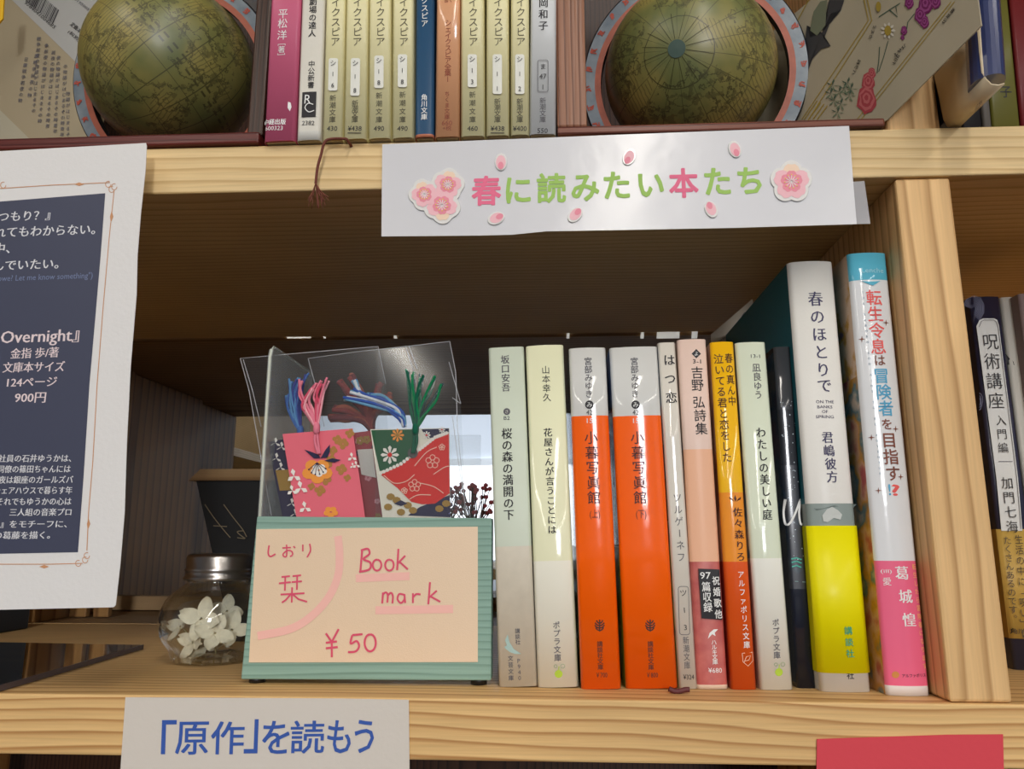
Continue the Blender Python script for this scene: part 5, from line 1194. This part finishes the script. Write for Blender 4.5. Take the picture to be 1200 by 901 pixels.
def flower(c, nrm, s_, lab):
    c = Vector(c); nrm = Vector(nrm).normalized(); A = nrm.cross(Vector((0.2, 0.3, 1))).normalized(); Bv = nrm.cross(A)
    f_ = thing('dried_flower', tuple(c), lab, 'dried flower', 'dried white hydrangea florets in the jar')
    for q in range(4):
        a = q*PI/2+rr.uniform(-0.2, 0.2); d = A*math.cos(a)+Bv*math.sin(a); e = nrm.cross(d); lift = rr.uniform(0.1, 0.6); mb = MB(); n1, n2 = 7, 6; vs = []
        for i in range(n1):
            t = i/(n1-1); wd = s_*0.42*math.sin(PI*min(1, (t*0.9+0.06)))**0.6
            for j in range(n2):
                w_ = (j/(n2-1)-0.5)*2; vs.append(c+d*(s_*(0.06+t*0.98))+e*(w_*wd*(1-0.15*t))+nrm*(s_*(lift*t*t*0.6+0.12*w_*w_+0.05*math.sin(3*w_+4*t))))
        mb.add(vs, [(i*n2+j, i*n2+j+1, (i+1)*n2+j+1, (i+1)*n2+j) for i in range(n1-1) for j in range(n2-1)], 0, True)
        link('petal', mb, M_PET, f_)
    link('stem', MB().tube([c, c-nrm*s_*0.5+Vector((0, 0, -s_*0.3)), c-nrm*s_*0.6+Vector((0.001, 0, -s_*0.8))], 0.00035, 6), M_STM, f_)
def jp_(x, y, Y): return atY(x, y, Y)
flower(jp_(236, 725, 0.080), (0.0, -1, 0.25), 0.0105, 'upright dried white floret at the centre of the jar')
flower(jp_(212, 733, 0.086), (-0.6, -0.7, 0.4), 0.0085, 'dried white floret at the left inside the jar')
flower(jp_(252, 742, 0.078), (0.3, -0.8, 0.5), 0.0095, 'dried white floret at the front right of the jar')
flower(jp_(226, 752, 0.080), (-0.3, -0.8, 0.2), 0.0085, 'lowest dried white floret at the front left of the jar')
flower(jp_(272, 738, 0.092), (0.4, -0.7, 0.3), 0.009, 'dried white floret at the right inside the jar, beside the sign')
flower(jp_(266, 716, 0.102), (0.2, -0.9, 0.1), 0.0085, 'dried floret at the back upper right of the jar')
flower(jp_(240, 757, 0.086), (0.1, -0.6, 0.7), 0.010, 'dried white floret lying flat on the jar bottom')

# ------------------------------------------------------------------ black planter box deeper on the shelf
o = thing('black_box_stand', tuple(atY(262, 640, 0.150)), 'black tapered box with a wooden rim and scratched script, behind the glass jar', 'box')
zb = 0.0004; x0t, x0b = -0.2255, -0.196
tp = atY(221, 563, 0.15).z; tt = atY(232, 549, 0.15).z
bp_ = [Vector((x0t+0.003, 0.152, tp)), Vector((-0.115, 0.152, tp)), Vector((-0.13, 0.16, zb)), Vector((x0b, 0.16, zb))]
link('body', MB().prism(bp_, (0, 0.05, 0)), mat('black_paint', (12, 12, 13), 0.45), o)
rp = [Vector((-0.2265, 0.150, tp)), Vector((-0.112, 0.150, tp)), Vector((-0.118, 0.154, tt)), Vector((-0.2215, 0.154, tt))]
link('rim', MB().prism(rp, (0, 0.055, 0)), M_WXR, o)
k = Ink(Fr(Vector((0, 0.1515, 0)), (1, 0, 0), (0, 0, 1))); tan = col((120, 106, 84), 'ink')
for p in ([(241, 591), (252, 607), (264, 622), (271, 630)], [(263, 591), (274, 606), (285, 620), (290, 629)], [(251, 616), (267, 617)], [(286, 622), (279, 623), (284, 628), (288, 631), (279, 630)]): k.line('script_lettering', tan, curve_pts(p), 1.0, n=0.0012)
k.done(o)

# ------------------------------------------------------------------ acrylic sheet lying at the left
c0 = atZ(0, 812, 0.0); c1 = atZ(167, 761, 0.0)
sx0 = -0.2280
mb = MB().prism([Vector((sx0, 0.0005, 0.0003)), Vector((c1.x, c1.y, 0.0003)), Vector((-0.36, c1.y+0.01, 0.0003)), Vector((-0.36, 0.0005, 0.0003))], (0, 0, 0.0022))
o = thing('acrylic_sheet', (sx0, 0.0005, 0), 'clear glossy acrylic sheet lying on the shelf under the poster', 'sheet')
link('sheet', mb, clear('acrylic_sheet_clear', (0.62, 0.6, 0.6), 0.16, 0.02, 1.4), o)
link('dark_edge', MB().prism([Vector((sx0, 0.0003, 0.0003)), Vector((c1.x, c1.y, 0.0003)), Vector((c1.x+0.0005, c1.y, 0.0003)), Vector((sx0+0.0005, 0.0003, 0.0003))], (0, 0, 0.0024)), mat('acrylic_cut_edge', (84, 76, 84), 0.3), o)

# ------------------------------------------------------------------ ribbon bookmarks
ck = [atY(x, y, -0.0065) for x, y in curve_pts([(408, 163), (392, 162.5), (381, 166), (376, 182), (372, 197), (370, 215)])]
ck[0].y = 0.002
o = thing('ribbon_bookmark', tuple(ck[-1]), 'brown cord bookmark with a frayed end hanging from the upper shelf', 'ribbon')
M_RIB = mat('brown_cord', (112, 56, 44), 0.8, bump=0.5, bscale=1500)
link('cord', MB().tube(ck, 0.00065, 8), M_RIB, o)
mb = MB(); rr = random.Random(9)
for i in range(26):
    e = (370+rr.uniform(-11, 16), 236+rr.uniform(-6, 9)); mb.tube([atY(x, y, -0.0065+rr.uniform(-0.0015, 0.0015)) for x, y in curve_pts([(370, 214), (370+(e[0]-370)*0.4, 224), e], 3)], 0.00016, 4)
fz = link('frayed_end', mb, mat('brown_fray', (136, 78, 62), 0.9), o); fz['kind'] = 'stuff'
tag(link('ribbon_tip', MB().tube([atY(x, y, 0.014) for x, y in curve_pts([(784, 807), (791, 810), (798, 809.5), (803, 808), (808, 808)])], 0.0011, 8, 0, None), mat('maroon_ribbon', (92, 36, 40), 0.6)), 'dark maroon ribbon tip lying in front of the thin off-white book', 'ribbon')

# ------------------------------------------------------------------ things seen through the open back
fr0 = Vector((-0.95, 1.05, 0))
o = thing('far_bookshelf', (-0.86, 1.15, FZ), 'far pale bookshelf seen through the opening at left of the clear stand', 'bookshelf')
m_far = wood('far_cedar', (222, 196, 150), (196, 162, 114), 'Y', 0.006, (0.9, 0.1))
def far_box(nm, y0, y1, z0, z1, x0=-1.30, x1=-0.92): return link(nm, MB().box(x0, x1, y0, y1, z0, z1), m_far, o, bevel=0.001)
zz = atY(290, 503, 1.4).z
far_box('shelf_board', 1.0, 2.6, zz-0.012, zz+0.012); far_box('shelf_board', 1.0, 2.6, zz-0.26, zz-0.236); far_box('upright', 1.0, 1.025, FZ, 1.2); far_box('upright', 2.6, 2.625, FZ, 1.2)
far_box('back_panel', 1.0, 2.62, FZ, 1.2, -1.32, -1.301)
fcs = [(196, 206, 206), (226, 222, 206), (210, 196, 166), (232, 230, 224), (190, 196, 170), (222, 206, 180)]
for i in range(7):
    y = 1.035+i*0.034; hgt_ = 0.17+0.02*((i*7) % 3)
    q = link('far_book', MB().box(-1.10, -0.925, y, y+0.030, zz-0.2355, zz-0.2355+hgt_), ramp_noise('far_blue_cover', [(0, (230, 230, 224)), (0.5, (150, 190, 200)), (0.6, (210, 130, 80))], 30) if i == 0 else col(fcs[i-1]), bevel=0.001)
    tag(q, 'blue and white patterned book first on the far bookshelf seen through the left opening' if i == 0 else 'plain pale book in the row on the far bookshelf seen through the left opening', 'book', 'books on the far bookshelf')
# flowers on the window side
rr = random.Random(21)
for j, (px, py, Y, c_, lab) in enumerate(((556, 590, 2.2, (206, 96, 106), 'bushy dark red dried flowers near the far window right of the sleeves'), (520, 592, 2.4, (176, 150, 180), 'muted purple dried flowers near the far window behind the sleeve'))):
    c = atY(px, py, Y); o = thing('dried_bouquet', (c.x, Y, c.z-0.12), lab, 'flowers', 'dried flowers near the far window')
    mb = MB(); mb2 = MB()
    for i in range(46):
        e = c+Vector((rr.uniform(-0.07, 0.07), rr.uniform(-0.05, 0.05), rr.uniform(-0.03, 0.06))); mb.tube([Vector((c.x, Y, c.z-0.10)), (Vector((c.x, Y, c.z-0.1))+e)/2+Vector((rr.uniform(-.01, .01), 0, 0)), e], 0.0015, 5)
        mb2.lathe(e, [(0.0001, -0.008), (0.007, -0.004), (0.008, 0.003), (0.0001, 0.008)], 7)
    link('stems', mb, mat('dry_stem', (96, 70, 60), 0.8), o)['kind'] = 'stuff'; link('blossoms', mb2, col(c_), o)['kind'] = 'stuff'
    link('pot', MB().lathe((c.x, Y, c.z-0.2), [(0.0001, 0), (0.04, 0), (0.055, 0.10), (0.050, 0.10), (0.0001, 0.08)], 24), col((196, 190, 180)), o)
tb = thing('far_table', (-0.4, 2.3, FZ), 'pale table near the far window carrying the dried flowers', 'table')
zt_ = min(atY(556, 590, 2.2).z, atY(520, 592, 2.4).z)-0.2
link('tabletop', MB().box(-0.9, 0.3, 2.0, 2.7, zt_-0.03, zt_), m_far, tb)
for x in (-0.87, 0.24):
    for y in (2.03, 2.64): link('leg', MB().box(x, x+0.04, y, y+0.04, FZ, zt_-0.03), m_far, tb)

bpy.data.objects.remove(TO)
bpy.context.view_layer.update()
